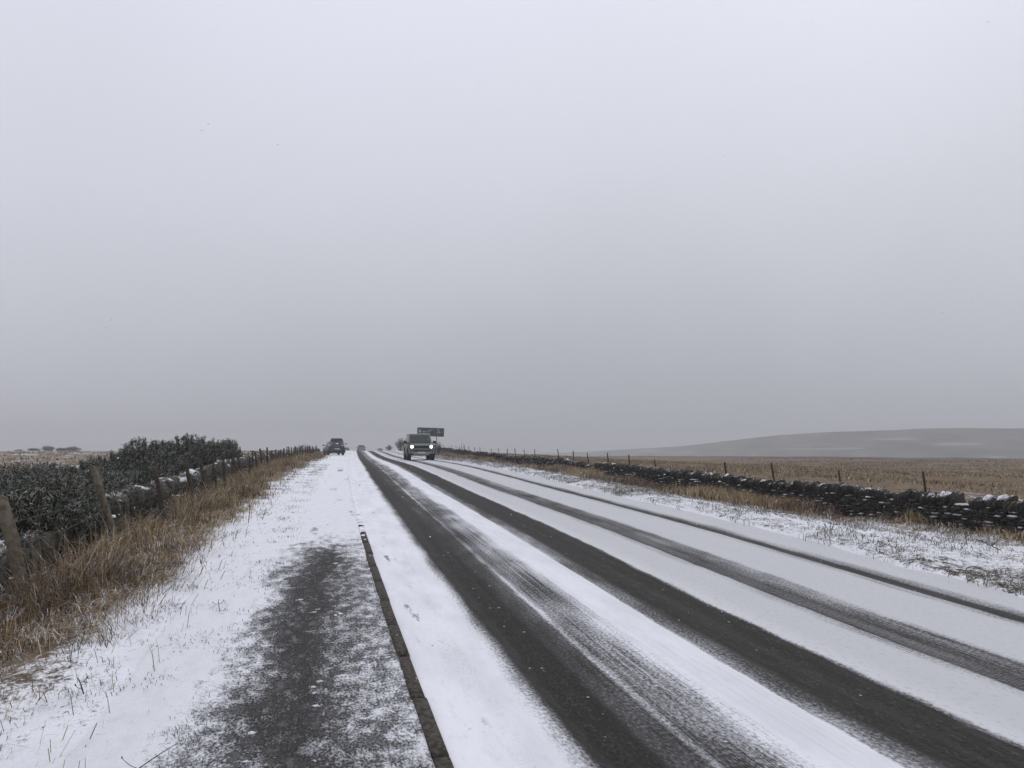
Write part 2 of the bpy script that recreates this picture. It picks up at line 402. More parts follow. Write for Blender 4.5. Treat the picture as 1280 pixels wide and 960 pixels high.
def kerb_material():
    b = NB('kerb_stone', .85, .2); uv, t, s = b.uv()
    n = b.noise(b.scale(uv, (30, 18, 1)), 1, 4); m = b.noise(b.scale(uv, (7, 4.2, 1)), 1, 4)
    c = b.mix(b.ss(n, .35, .65), (.030, .025, .021), (.085, .072, .060))
    far = b.ss(b.math('MULTIPLY_ADD', m, 6.0, s), 14.0, 17.5, 0, .42)
    sn = b.ss(b.math('ADD', b.math('MULTIPLY_ADD', n, .35, m), far), .86, .93)
    b.col(b.mix(sn, c, SNOW)); b.bump(n, .5, .01)
    return b.m

def ground_material():
    b = NB('moor_ground', .92, .1); uv, t, s = b.uv(); a = b.attr()
    sc = b.n.new('ShaderNodeSeparateColor'); b.l.new(a, sc.inputs[0]); cover, hue, far = sc.outputs
    f1 = b.noise(b.scale(uv, (9, 7, 1)), 1, 5, .7); f2 = b.noise(b.scale(uv, (1.1, .9, 1)), 1, 5, .6); f3 = b.noise(b.scale(uv, (.10, .07, 1)), 1, 5, .65); f0 = b.noise(b.scale(uv, (38, 26, 1)), 1, 3, .7)
    k = b.math('ADD', b.math('MULTIPLY_ADD', f1, .45, b.math('MULTIPLY_ADD', f0, .40, -.20)), b.math('ADD', b.math('MULTIPLY', f2, .35), b.math('MULTIPLY', f3, .6)))
    sn = b.ss(b.math('ADD', b.math('SUBTRACT', k, .70), b.math('MULTIPLY_ADD', cover, .9, -.45)), -.07, .07)
    brown = b.mix(b.ss(f2, .35, .65), (.125, .090, .055), (.22, .17, .112))
    brown = b.mix(b.ss(f3, .42, .62), brown, (.16, .105, .062))
    brown = b.mix(b.math('MULTIPLY', b.ss(f1, .5, .7), .6), brown, (.05, .038, .026))
    soil = b.mix(b.ss(f1, .4, .6), (.05, .043, .034), (.10, .09, .065))
    veg = b.mix(hue, soil, brown)
    veg = b.mix(far, veg, (.045, .035, .034))
    snow = b.mix(b.ss(f2, .35, .7), SNOW, SNOW2)
    b.col(b.mix(sn, veg, snow)); b.bump(b.math('ADD', f1, b.math('MULTIPLY', f2, 2.0)), .6, .05)
    return b.m

def blade_material(name, frost=.35):
    b = NB(name, .9, .1); v = b.pos(); n = b.noise(v, 9.0, 3); n2 = b.noise(v, 60.0, 2)
    upf = b.math('ABSOLUTE', b.up())
    dust = b.math('MULTIPLY', b.ss(b.math('MULTIPLY_ADD', n2, .5, n), .98 - frost, 1.12 - frost), b.ss(upf, .12, .6))
    b.col(b.mix(dust, b.attr(), (.66, .67, .69)))
    return b.m

def hill_material():
    b = NB('hill_heather', .95, .1); p = b.pos()
    sep = b.n.new('ShaderNodeSeparateXYZ'); b.l.new(p, sep.inputs[0])
    n1 = b.noise(b.scale(p, (.022, .010, .09)), 1, 7, .68); n2 = b.noise(b.scale(p, (.02, .004, .3), (4, 0, 0)), 1, 4)
    c = b.mix(b.ss(n1, .35, .65), (.010, .0095, .010), (.115, .098, .080))
    zc = b.math('ABSOLUTE', b.math('SUBTRACT', sep.outputs[2], b.math('MULTIPLY_ADD', n1, 1.5, 4.2)))
    streak = b.math('MULTIPLY', b.ss(zc, .45, .15, 0, .6), b.ss(n2, .45, .58))
    streak = b.math('MULTIPLY', streak, b.ss(sep.outputs[0], 240, 300))
    pat = b.math('MULTIPLY', b.ss(b.math('MULTIPLY_ADD', n1, .5, n2), .80, .95), .22)
    b.col(b.mix(b.math('MAXIMUM', streak, pat), c, (.75, .76, .79)))
    return b.m

M = dict(
    road=road_material(), path=path_material(), kerb=kerb_material(), ground=ground_material(), hill=hill_material(),
    grass=blade_material('dead_grass_blades', .22), verge=blade_material('frosted_grass_blades', .30), moor=blade_material('moor_grass_blades', .12), gorse=blade_material('gorse_sprigs', .16),
    stone=snowy('dark_gritstone', (.014, .013, .011), (.078, .070, .056), 22, .65, 1.05, .38, coord='pos', per=True),
    stone_left=snowy('lichened_gritstone', (.012, .0115, .010), (.155, .145, .118), 14, .74, 1.1, .38, coord='pos', per=True),
    wood=snowy('weathered_post_wood', (.075, .058, .040), (.15, .125, .092), 14, .7, .95, .5),
    wood_dark=snowy('wet_post_wood', (.030, .024, .018), (.065, .052, .040), 14, .7, .95, .4),
    wire=plain('rusty_wire', (.07, .06, .055), .6, .4), twig=plain('bare_twig_bark', (.045, .035, .028), .9, .2),
    stalk=plain('dry_stalk', (.12, .085, .055), .9, .1), stalk_dark=plain('dark_dry_stalk', (.035, .028, .024), .9, .1),
    flake=plain('snowflake', (.92, .92, .94), .9, .1),
    rubber=plain('tyre_rubber', (.018, .018, .019), .85, .3), rim=plain('alloy_rim', (.22, .22, .23), .4, .5, .6),
    far_glass=plain('haze_paled_car_glass', (.10, .10, .105), .3, .5), pillar=plain('pale_pillar_paint', (.17, .20, .18), .4, .5),  # far_glass is paled to imitate haze and spray over the far car
    black=plain('black_plastic', (.016, .017, .018), .6, .4), glass=plain('dark_car_glass', (.016, .020, .024), .12, .6),
    green=plain('grey_green_paint', (.115, .150, .122), .35, .5), silver=plain('silver_trim', (.26, .27, .27), .4, .5, .3), grey_roof=plain('pale_roof_paint', (.46, .48, .47), .4, .5),
    lamp=plain('lit_headlamp', (.8, .85, .8), .3, .5, 0, (.92, 1.0, .95), 6.0), lampcase=plain('lamp_housing', (.10, .10, .105), .3, .5),
    plate=plain('number_plate', (.55, .55, .52), .5, .4),
    dark_paint=snowy('dark_paint_under_snow', (.022, .027, .038), (.034, .04, .052), 2.6, -.2, .5, .36, .35, .5),
    snow_glass=snowy('windscreen_under_snow', (.020, .024, .030), (.05, .055, .065), 2.0, -.4, .35, .36, .2, .5),
    tail=plain('tail_lamp_lens', (.05, .020, .020), .4, .5), greyp=plain('haze_paled_grey_paint', (.26, .25, .25), .4, .5),  # greyp is lightened too, distance haze put into the paint colour
    sign=snowy('sign_face_under_snow', (.042, .054, .053), (.070, .082, .080), 3.2, -1.0, -.5, .30, .5, .4),
    sign_back=plain('galvanised_steel', (.20, .21, .22), .5, .4, .3), sign_mark=plain('sign_marking', (.42, .44, .44), .6, .3), sign_edge=plain('sign_border', (.10, .11, .115), .6, .3),
)

# ------------------------------------------------------------------ ground, road, path, kerb, hill
def grid(name, ss, tt, zf, mat, colf=None, smooth=True):
    S, T = np.meshgrid(ss, tt, indexing='ij')
    X, Y = world(S, T); Z = zf(S, T); ns, nt = S.shape
    V = np.stack([X, Y, Z], -1).reshape(-1, 3)
    i = np.arange(ns - 1)[:, None] * nt + np.arange(nt - 1)[None, :]
    F = np.stack([i, i + 1, i + nt + 1, i + nt], -1).reshape(-1, 4)
    col = colf(S, T).reshape(-1, 3) if colf else None
    return np_mesh(name, V, F, mat, None, col, np.stack([T, S], -1).reshape(-1, 2), smooth)

def spread(a, b, d0, g):
    """samples from a to b with spacing d0 growing by factor g"""
    out = [a]; d = d0
    while out[-1] < b: out.append(out[-1] + d); d *= g
    out[-1] = b; return np.array(out)

def cover_map(S, T):
    n = fbm(S * .7, T * .7, 33); d = np.sqrt(S * S + T * T)
    c = np.full(S.shape, .98); h = np.full(S.shape, .25)
    left = sm(-1.55, -2.2, T + (n - .5) * .8); c -= (.34 + .28 * sm(4.5, 8, S)) * left; h += .45 * left; c -= .14 * sm(-2.9, -3.3, T); h -= .35 * sm(-3.6, -4.2, T)
    mid = sm(-9, -16, T); c += .20 * mid; h += .5 * mid; c -= .31 * sm(-.6, -1.5, T) * (1 - left)
    right = sm(10.2, 11.6, T + (n - .5) * 1.6); c -= .52 * right; h += .7 * right
    c -= .455 * sm(7.25, 7.6, T) * (1 - right); h -= .15 * sm(7.25, 7.6, T) * (1 - right)
    moor = sm(13.5, 15, T); c += (-.10 - .18 * sm(17, 45, T)) * moor
    far = np.where(T > 20, sm(225, 262, d + (n - .5) * 30), 0) * .85
    c -= .25 * far
    return np.stack([np.clip(c, 0, 1), np.clip(h, 0, 1), far], -1)

s_far = np.concatenate([-spread(0, 30, .3, 1.12)[::-1][:-1], spread(0, 24, .16, 1.004), spread(24, 420, .35, 1.022)[1:], spread(420, 1500, 25, 1.2)[1:]])
t_gr = np.concatenate([-spread(4.5, 900, .25, 1.07)[::-1], np.arange(-4.3, -.7, .11), np.arange(-.6, 6.9, .5), np.arange(7.0, 14.5, .12), spread(14.6, 1100, .22, 1.05)])

def zg(S, T):
    z = ground_z(S, T)
    return z - .16 * sm(-1.28, -.95, T) * sm(7.62, 7.30, T)          # sunk below the path and road sheets
tag(grid('ground', s_far, t_gr, zg, M['ground'], cover_map), kind='structure')

s_rd = np.concatenate([np.arange(-14, 2, .25), spread(2, 30, .09, 1.004), spread(30, 420, .3, 1.02)[1:]])
def z_road(S, T):
    z = ROAD_E(S) + .0041 * T
    drift = .030 * np.exp(-((T - .70) / .16) ** 2) - .012 * bare_profile(T) - .035
    lump = (fbm(S * 3.1, T * 3.1, 44) - .5) * .022 * (1 - bare_profile(T)) * np.where(T < 1.4, 1.5, 1.0)
    edge = .03 * sm(7.1, 7.4, T) * fbm(S * 1.2, T * 1.2, 3) - .14 * sm(7.45, 7.68, T + (fbm(S * 1.1, S * 0, 12) - .5) * .35)
    return z + drift + lump + edge
tag(grid('road', s_rd, np.concatenate([np.arange(.66, 7.5, .035), np.arange(7.5, 7.72, .05)]), z_road, M['road']), kind='structure')
def z_path(S, T):
    return ROAD_E(S) + .0041 * T + .004 + (fbm(S * 2.2, T * 2.2, 61) - .5) * .03 + .012 * sm(-.6, -1.1, T)
tag(grid('footpath', s_rd, np.arange(-1.32, .585, .05), z_path, M['path']), kind='structure')

def build_kerb():
    s = -6.0; V = []; F = []; UV = []; n = 0
    while s < 170:
        L = .91; g = .014; jt, jz = random.uniform(-.006, .006), random.uniform(-.005, .005)
        cuts = np.linspace(s + g, s + L - g, 5)
        prof = [(.572, -.10), (.575, .012), (.584, .020), (.660, .020), (.669, .012), (.672, -.12)]
        S, K = np.meshgrid(cuts, np.arange(6), indexing='ij')
        T = np.array([p[0] for p in prof])[K] + jt; X, Y = world(S, T)
        Z = ROAD_E(S) + .0041 * T + np.array([p[1] for p in prof])[K] + jz + .003 * vnoise(S * 9, T * 30, 3)
        V.append(np.stack([X, Y, Z], -1).reshape(-1, 3)); UV.append(np.stack([T, S], -1).reshape(-1, 2))
        i = np.arange(4)[:, None] * 6 + np.arange(5)[None]; F.append(np.stack([i, i + 6, i + 7, i + 1], -1).reshape(-1, 4) + n)
        F.append(np.array([[0, 1, 4, 5], [1, 2, 3, 4], [24, 29, 28, 25], [25, 28, 27, 26]]) + n)
        n += 30; s += L
    return np_mesh('kerb', np.concatenate(V), np.concatenate(F), M['kerb'], None, None, np.concatenate(UV))
tag(build_kerb(), kind='structure')

def build_hill():
    """a ridge whose left tail swings away into the distance"""
    px = np.array([560, 640, 680, 740, 790, 860, 926, 991, 1044, 1090, 1155, 1220, 1280, 1400, 1600, 1900, 2400])
    py = np.array([574, 569, 567, 564.5, 561, 557.5, 549, 542, 539.6, 538.8, 535.6, 535.2, 535.4, 537, 543, 552, 572])
    q = np.linspace(560, 2400, 300); Zc = np.interp(q, [560, 640, 760, 900, 1080, 1300], [1650, 1550, 1250, 950, 780, 760]); k = np.ones(15) / 15
    Zc = np.convolve(np.pad(Zc, 7, 'edge'), k, 'valid'); top = np.interp(q, px, (565 - py) / 930) * Zc
    top = np.convolve(np.pad(top, 5, 'edge'), np.ones(11) / 11, 'valid'); xs = (q - 640) / 930 * Zc
    d = np.linspace(.66, 1.22, 80); X = np.repeat(xs[:, None], 80, 1); Y = Zc[:, None] * d[None]
    prof = sm(.66, 1.0, d)[None] * sm(1.24, 1.01, d)[None] + 0 * Y
    base = -24.0; Z = H + base + (top[:, None] - base) * prof + (fbm(X * .012, Y * .012, 71) - .5) * 4.0 * sm(0, .5, prof) * (1 - sm(.9, 1, prof)) + (fbm(X * .03, Y * .03, 72) - .5) * 1.3
    i = np.arange(299)[:, None] * 80 + np.arange(79)[None]
    F = np.stack([i, i + 80, i + 81, i + 1], -1).reshape(-1, 4)
    return np_mesh('hill', np.stack([X, Y, Z], -1).reshape(-1, 3), F, M['hill'], smooth=True)
tag(build_hill(), kind='structure')

# ------------------------------------------------------------------ dry stone walls
def stones(items, jit, rng):
    """items: rows (s, t, z, len_along, depth_across, height, lean_along, lean_across) -> jittered hexahedra"""
    it = np.asarray(items, float); n = len(it)
    u = np.array([[-1, -1, -1], [1, -1, -1], [1, 1, -1], [-1, 1, -1], [-1, -1, 1], [1, -1, 1], [1, 1, 1], [-1, 1, 1]], float) * .5
    P = np.repeat(u[None], n, 0)
    P[:, 4:, :2] *= rng.uniform(.62, .98, (n, 1, 2))
    P += rng.uniform(-jit, jit, P.shape)
    L = P * it[:, None, 3:6]
    L[:, :, 0] += L[:, :, 2] * it[:, 6:7]; L[:, :, 1] += L[:, :, 2] * it[:, 7:8]
    X, Y = world(it[:, None, 0] + L[:, :, 0], it[:, None, 1] + L[:, :, 1])
    V = np.stack([X, Y, it[:, None, 2] + L[:, :, 2]], -1).reshape(-1, 3)
    q = np.array([[3, 2, 1, 0], [4, 5, 6, 7], [0, 1, 5, 4], [1, 2, 6, 5], [2, 3, 7, 6], [3, 0, 4, 7]])[:, ::-1]
    # (s,t,z) is left handed against the world, hence the flip above
    F = (np.arange(n)[:, None, None] * 8 + q[None]).reshape(-1, 4)
    sn = np.where(rng.random(n) < .16, rng.uniform(.5, 1, n), rng.uniform(0, .22, n))
    C = np.repeat(np.stack([rng.random(n), sn, np.zeros(n)], -1), 8, 0)
    return V, F, C

def slabs(items, rng):
    """cope stones: rows as for stones(), each a rounded slab set on edge across the wall"""
    it = np.asarray(items, float); n = len(it)
    prof = np.array([(-.50, -.5), (.50, -.5), (.51, .02), (.46, .33), (.20, .50), (-.16, .48), (-.45, .28), (-.52, -.02)]); k = len(prof)
    P = np.zeros((n, 2, k, 3)); P[..., 1:] = prof[None, None] + rng.uniform(-.12, .12, (n, 1, k, 2)) + rng.uniform(-.025, .025, (n, 2, k, 2))
    P[:, 0, :, 0] = -.5; P[:, 1, :, 0] = .5; P[..., 0] += rng.uniform(-.22, .22, (n, 2, k))
    P = P.reshape(n, 2 * k, 3); L = P * it[:, None, 3:6]
    L[:, :, 0] += L[:, :, 2] * it[:, 6:7]; L[:, :, 1] += L[:, :, 2] * it[:, 7:8]
    L[:, :, 0] += L[:, :, 1] * rng.uniform(-.26, .26, (n, 1))
    X, Y = world(it[:, None, 0] + L[:, :, 0], it[:, None, 1] + L[:, :, 1])
    V = np.stack([X, Y, it[:, None, 2] + L[:, :, 2]], -1).reshape(-1, 3); F = []
    for i in range(k):
        j = (i + 1) % k; F += [(i, j, k + j), (i, k + j, k + i)]
    for i in range(1, k - 1): F += [(0, i + 1, i), (k, k + i, k + i + 1)]
    F = (np.arange(n)[:, None, None] * 2 * k + np.array(F)[None]).reshape(-1, 3)
    sn = np.where(rng.random(n) < .10, rng.uniform(.3, .75, n), rng.uniform(0, .3, n))
    return V, F, np.repeat(np.stack([rng.random(n), sn, np.zeros(n)], -1), 2 * k, 0)

def build_wall(name, s0, s1, tf, height, hf, mat, seed, cope_w, cope_h, cope_lean, gap=None, depth=.5, cope_fill=.66):
    rng = np.random.default_rng(seed)
    mid = (s0 + s1) / 2; x, y = world(np.array(s0), tf(np.array(s0)))
    root = empty(name, (float(x), float(y), float(ground_z(s0, tf(np.array(s0))))))
    bpy.context.view_layer.update()
    inv = root.matrix_world.inverted()
    core = []; body = []; s = s0
    top = lambda s_: hf(s_) if hf else 0
    ch = .07
    for ci in range(17):
        z0 = ci * ch; s = s0 + rng.uniform(0, .3)
        while s < s1:
            ln = rng.uniform(.08, .27) * (1 + .012 * max(0, s - 30)); h = height(s + ln / 2)
            if z0 + ch < h - cope_h * .8:
                t = float(tf(s)); gz = float(ground_z(s, t)) - .10
                body.append((s + ln / 2, t, gz + z0 + ch / 2, ln * .95, depth * (1 - .25 * z0) + rng.uniform(-.04, .05), ch * rng.uniform(.72, .98), rng.uniform(-.06, .06), 0))
            s += ln
    V, F, C = stones(body, .12, rng); o = np_mesh('stonework', V, F, mat, root, C); o.matrix_parent_inverse = inv
    cope = []; s = s0
    while s < s1:
        w = rng.uniform(.6, 1.5) * cope_w * (1 + .008 * max(0, s - 30)); h = height(s)
        if not (gap and any(a < s < b for a, b in gap)) and rng.random() > .04:
            t = float(tf(s)); gz = float(ground_z(s, t)) - .10
            hh = cope_h * rng.uniform(.75, 1.3)
            cope.append((s + w / 2, t + rng.uniform(-.03, .03), gz + h - cope_h + hh / 2 - .02, w * cope_fill, depth * rng.uniform(.7, 1.0), hh, cope_lean + rng.uniform(-.26, .26), rng.uniform(-.1, .1)))
        s += w
    V, F, C = slabs(cope, rng); o = np_mesh('coping', V, F, mat, root, C); o.matrix_parent_inverse = inv
    # hearting: core added in the wall, coloured dark for the shade between stones
    sa = np.arange(s0 + .1, s1 - .1, .5); Vc = []; 
    for sg, hz in ((-.5, 0), (.5, 0), (.38, 1), (-.38, 1)):
        t = tf(sa) + sg * depth * .55; X, Y = world(sa, t)
        hh = np.array([max(height(q) - cope_h - .05, .05) for q in sa])
        Vc.append(np.stack([X, Y, ground_z(sa, tf(sa)) - .12 + hz * hh], -1))
    Vc = np.stack(Vc, 1); n = len(sa); F = []
    for a_, b_ in ((0, 1), (1, 2), (2, 3), (3, 0)):
        i = np.arange(n - 1) * 4; F.append(np.stack([i + a_, i + 4 + a_, i + 4 + b_, i + b_], -1))
    o = np_mesh('dark_core', Vc.reshape(-1, 3), np.concatenate(F), M['gap_shade'], root); o.matrix_parent_inverse = inv
    return root

M['gap_shade'] = plain('wall_dark_core', (.022, .021, .019), .95, .1)
tL = lambda s: -3.75 + .12 * np.sin(np.asarray(s) * .31) * 0 + np.asarray(s) * 0
tR = lambda s: 13.3 - .9 * sm(40, 110, s)
def hL(s): return float(np.interp(s, [0, 9, 12, 16, 20, 24, 30, 46, 70, 110], [.60, .70, .90, 1.0, 1.0, 1.0, .98, .82, .70, .6])) + .10 + .06 * (float(vnoise(s * .6, 0, 4)) - .5)
def hR(s):
    b = float(np.interp(s, [0, 11, 20, 27, 33, 39, 50, 70, 93, 120], [.76, .77, .78, .78, .77, .78, .78, .85, .9, .85])) + .10
    return b - .22 * max(0, float(vnoise(s * .35, 7, 8)) - .40) * (1.3 if s > 22 else .35)
wall_l = build_wall('dry_stone_wall', 4.5, 105, tL, hL, None, M['stone_left'], 3, .185, .36, .40, None, .42, .50)
tag(wall_l, 'lichened dry stone wall with slanting cope stones, below the dark gorse on the left', 'wall')
wall_r = build_wall('dry_stone_wall', 3.5, 118, tR, hR, None, M['stone'], 5, .088, .22, .05, [(12.6, 12.95), (36.5, 37.4), (44, 45.2)], .36, .62)
tag(wall_r, 'long low black dry stone wall between the snowy right verge and the brown moor', 'wall')

# ------------------------------------------------------------------ fences
def post_mesh(hgt, rad, lean_s, lean_t, seed):
    rnd = random.Random(seed); m = MB(); n = 7; pts = []; rr = []
    for i in range(5):
        k = i / 4; z = -.25 + (hgt + .25) * k
        pts.append(Vector((z * lean_t + rnd.uniform(-.008, .008), z * lean_s + rnd.uniform(-.008, .008), z))); rr.append(rad * rnd.uniform(.9, 1.1) * (1.05 - .1 * k))
    rings = []
    for p, r in zip(pts, rr):
        rings.append([m.bm.verts.new(p + Vector((math.cos(a * 2 * math.pi / n) * r, math.sin(a * 2 * math.pi / n) * r, rnd.uniform(-.006, .006)))) for a in range(n)])
    for a, b in zip(rings, rings[1:]):
        for i in range(n): m.bm.faces.new((a[i], a[(i + 1) % n], b[(i + 1) % n], b[i]))
    top = m.bm.verts.new(pts[-1] + Vector((rad * .2, 0, .02)))
    for i in range(n): m.bm.faces.new((rings[-1][i], rings[-1][(i + 1) % n], top))
    return m, pts[-1]

def build_fence(posts, tf, heights, rads, leans, wire_h, mat, seed, wire_r=.0035):
    s0 = posts[0]; x, y = world(s0, float(tf(s0))); root = empty('post_and_wire_fence', (float(x), float(y), float(ground_z(s0, float(tf(s0))))))
    bpy.context.view_layer.update(); inv = root.matrix_world.inverted()
    feet = []
    for i, s in enumerate(posts):
        t = float(tf(s)); x, y = world(s, t); z = float(ground_z(s, t))
        m, tip = post_mesh(heights[i], rads[i], leans[i][1], leans[i][0], seed * 100 + i)
        o = m.build('post', mat[i] if isinstance(mat, list) else mat, root, True); o.matrix_parent_inverse = inv; o.location = (float(x), float(y), z)
        feet.append((Vector((float(x), float(y), z)), tip, heights[i]))
    for wh in wire_h:
        m = MB()
        for (a, ta, ha), (b, tb, hb) in zip(feet, feet[1:]):
            p = a + ta * min(1, wh / ha); q = b + tb * min(1, wh / hb); prev = p
            for k in range(1, 5):
                u = k / 4; c = p.lerp(q, u); c.z -= .05 * 4 * u * (1 - u) * random.uniform(.4, 1.2)
                m.cyl(prev, c, wire_r, n=4); prev = c
        o = m.build('wire', M['wire'], root); o.matrix_parent_inverse = inv
    return root

rf = random.Random(5)
pl = [5.2, 8.75, 12.35, 15.4, 18.4, 20.1, 21.7, 23.2, 24.5, 25.7, 27.0]
while pl[-1] < 84: pl.append(pl[-1] + (1.45 if pl[-1] < 60 else 2.0) * rf.uniform(.8, 1.2))
hl = [1.25, 1.30, 1.40, 1.25, 1.32, 1.3, 1.32, 1.3, 1.3, 1.28] + [rf.uniform(.98, 1.2) for _ in pl]
rl = [.055, .066, .058, .046, .044] + [rf.uniform(.028, .046) for _ in pl]
ll = [(-.1, 0), (-.26, .03), (-.34, .05), (-.2, .05), (-.18, 0), (-.18, .05), (-.14, 0)] + [(rf.uniform(-.2, .04), rf.uniform(-.08, .08)) for _ in pl]
fence_l = build_fence(pl, lambda s: -2.95 + .03 * (s < 9.5), hl, rl, ll, (.45, .78, 1.02), [M['wood'] if i < 3 else M['wood_dark'] for i in range(len(pl))], 1)
tag(fence_l, 'leaning wooden post and wire fence running up the left verge past the gorse', 'fence')
pr = [11.4 + 3.1 * i for i in range(-1, 33)]
pr = [s for i, s in enumerate(pr) if i not in (6, 13, 20)] 
pr.insert(8, 36.0)
hr = [rf.uniform(1.10, 1.30) for _ in pr]
fence_r = build_fence(sorted(pr), lambda s: float(tR(s)) + .62, hr, [rf.uniform(.026, .036) for _ in pr], [(rf.uniform(-.2, -.02), rf.uniform(-.1, .1)) for _ in pr], (1.1,), M['wood_dark'], 2, .0025)
tag(fence_r, 'row of thin leaning posts behind the black stone wall on the right', 'fence')

# ------------------------------------------------------------------ grass: blades as tapered bent strips
def blades(name, S, T, hgt, wid, lean, cols, mat, seed, wind=(0, 0), dz=0.0, zfun=ground_z):
    rng = np.random.default_rng(seed); n = len(S)
    X, Y = world(S, T); Z = zfun(S, T) + dz
    ang = rng.uniform(0, 2 * np.pi, n); dx = np.cos(ang); dy = np.sin(ang)
    la = rng.uniform(0, 2 * np.pi, n); lm = lean * rng.uniform(.3, 1.6, n)
    tl = vnoise(S * 1.1, T * 1.4, 7) * 6.28 + vnoise(S * .4, T * .4, 8) * 6.28; tk = lean * .9 * vnoise(S * 1.7, T * 2.1, 6)
    lx = np.cos(la) * lm + wind[0] + np.cos(tl) * tk; ly = np.sin(la) * lm + wind[1] + np.sin(tl) * tk; lm = np.hypot(lx, ly)
    V = np.zeros((n, 5, 3))
    hx = dx * wid * .5; hy = dy * wid * .5
    V[:, 0] = np.stack([X - hx, Y - hy, Z - .04], -1); V[:, 1] = np.stack([X + hx, Y + hy, Z - .04], -1)
    m = .55; mx = X + lx * hgt * .35; my = Y + ly * hgt * .35; mz = Z + hgt * m
    V[:, 2] = np.stack([mx + hx * .8, my + hy * .8, mz], -1); V[:, 3] = np.stack([mx - hx * .8, my - hy * .8, mz], -1)
    droop = np.clip(lm, 0, 1.2)
    V[:, 4] = np.stack([X + lx * hgt, Y + ly * hgt, Z + hgt * (1 - .35 * droop)], -1)
    b = np.arange(n)[:, None] * 5
    F = np.concatenate([b + np.array([[0, 1, 2]]), b + np.array([[0, 2, 3]]), b + np.array([[3, 2, 4]])])
    return np_mesh(name, V.reshape(-1, 3), F, mat, None, np.repeat(cols, 5, 0))

def palette(n, cols, rng, var=.25):
    c = np.array(cols)[rng.integers(0, len(cols), n)]; return np.clip(c * rng.uniform(1 - var, 1 + var, (n, 1)), 0, 1)

BROWN = [(.34, .245, .118), (.26, .180, .085), (.42, .32, .175), (.15, .105, .056), (.50, .41, .26), (.085, .060, .038), (.38, .265, .115)]
RUST = [(.19, .125, .075), (.13, .085, .055), (.24, .165, .10), (.09, .06, .042), (.28, .21, .14)]
PALE = [(.20, .18, .13), (.14, .125, .09), (.10, .095, .065), (.26, .23, .17), (.11, .12, .075)]

# tall dead grass along the left wall
def left_grass():
    rng = np.random.default_rng(3); S = []; T = []
    n = 230000
    s = 2.5 + (rng.random(n) ** 1.7) * 70; t = rng.uniform(-3.9, -1.15, n)
    cl = fbm(s * .8, t * 1.3, 90); edge = np.interp(s, [2, 5, 8, 12, 18, 30, 60, 80], [-2.25, -2.2, -2.0, -2.1, -2.0, -1.85, -1.85, -1.8]) + (fbm(s * .7, s * 0, 91) - .5) * 1.9
    dens = sm(.36, .60, cl) * sm(edge + .18, edge - .45, t) * np.interp(s, [2, 5.5, 8], [.30, .45, 1]) + .012
    keep = rng.random(n) < dens * .62
    s, t, cl, edge = s[keep], t[keep], cl[keep], edge[keep]
    h = (.20 + .55 * sm(.35, .7, cl) * sm(edge, edge - .7, t)) * rng.uniform(.55, 1.3, len(s)) * np.interp(s, [0, 6, 12, 40], [.85, 1, 1, .85]); h = np.where(rng.random(len(s)) < .03, h * 1.45, h)
    w = .0042 + .00040 * s
    m = 16000; s2 = 2.2 + rng.random(m) ** 1.3 * 16; e2 = np.interp(s2, [2, 5, 8, 12, 18, 30], [-2.25, -2.15, -1.85, -1.9, -1.8, -1.65]); t2 = e2 + rng.uniform(-.75, .42, m)
    ok = rng.random(m) < sm(.34, .60, fbm(s2 * 1.1, t2 * 1.4, 88)) * sm(e2 + .45, e2 - .1, t2); s2, t2 = s2[ok], t2[ok]; m = len(s2)   # flattened, matted blades at the edge
    h = np.concatenate([h, rng.uniform(.08, .22, m)]); w = np.concatenate([w, .0042 + .0004 * s2]); lean = np.concatenate([np.full(len(s), .55), np.full(m, 1.7)])
    s = np.concatenate([s, s2]); t = np.concatenate([t, t2])
    hue = vnoise(s * .45, t * .5, 92)
    col = np.where((rng.random(len(s)) < .75 * sm(.5, .85, hue))[:, None], palette(len(s), RUST, rng), palette(len(s), BROWN, rng))
    return blades('dead_grass', s, t, h, w, lean, col, M['grass'], 5, (.10, -.05))
o = left_grass(); tag(o, 'tall tangled brown dead grass along the foot of the left fence and wall', 'grass', kind='stuff')

def left_sprigs():
    rng = np.random.default_rng(8); n = 60000
    s = 1.8 + (rng.random(n) ** 1.5) * 40; t = rng.uniform(-2.6, -.35, n)
    cl = fbm(s * 2.3, t * 2.6, 55)
    keep = rng.random(n) < sm(.44, .68, cl) * .7 * sm(-.25, -.75, t) + .02
    s, t, cl = s[keep], t[keep], cl[keep]
    h = rng.uniform(.02, .085, len(s)) * np.interp(t, [-2.4, -.4], [1.3, .55])
    return blades('grass_tips', s, t, h, .0032 + .0004 * s, 1.25, palette(len(s), [(.10, .09, .07), (.07, .062, .048), (.16, .14, .105), (.13, .10, .07)], rng), M['verge'], 9, (.25, -.1))
o = left_sprigs(); tag(o, 'short frosted grass tips poking through the snow beside the footpath', 'grass', kind='stuff')

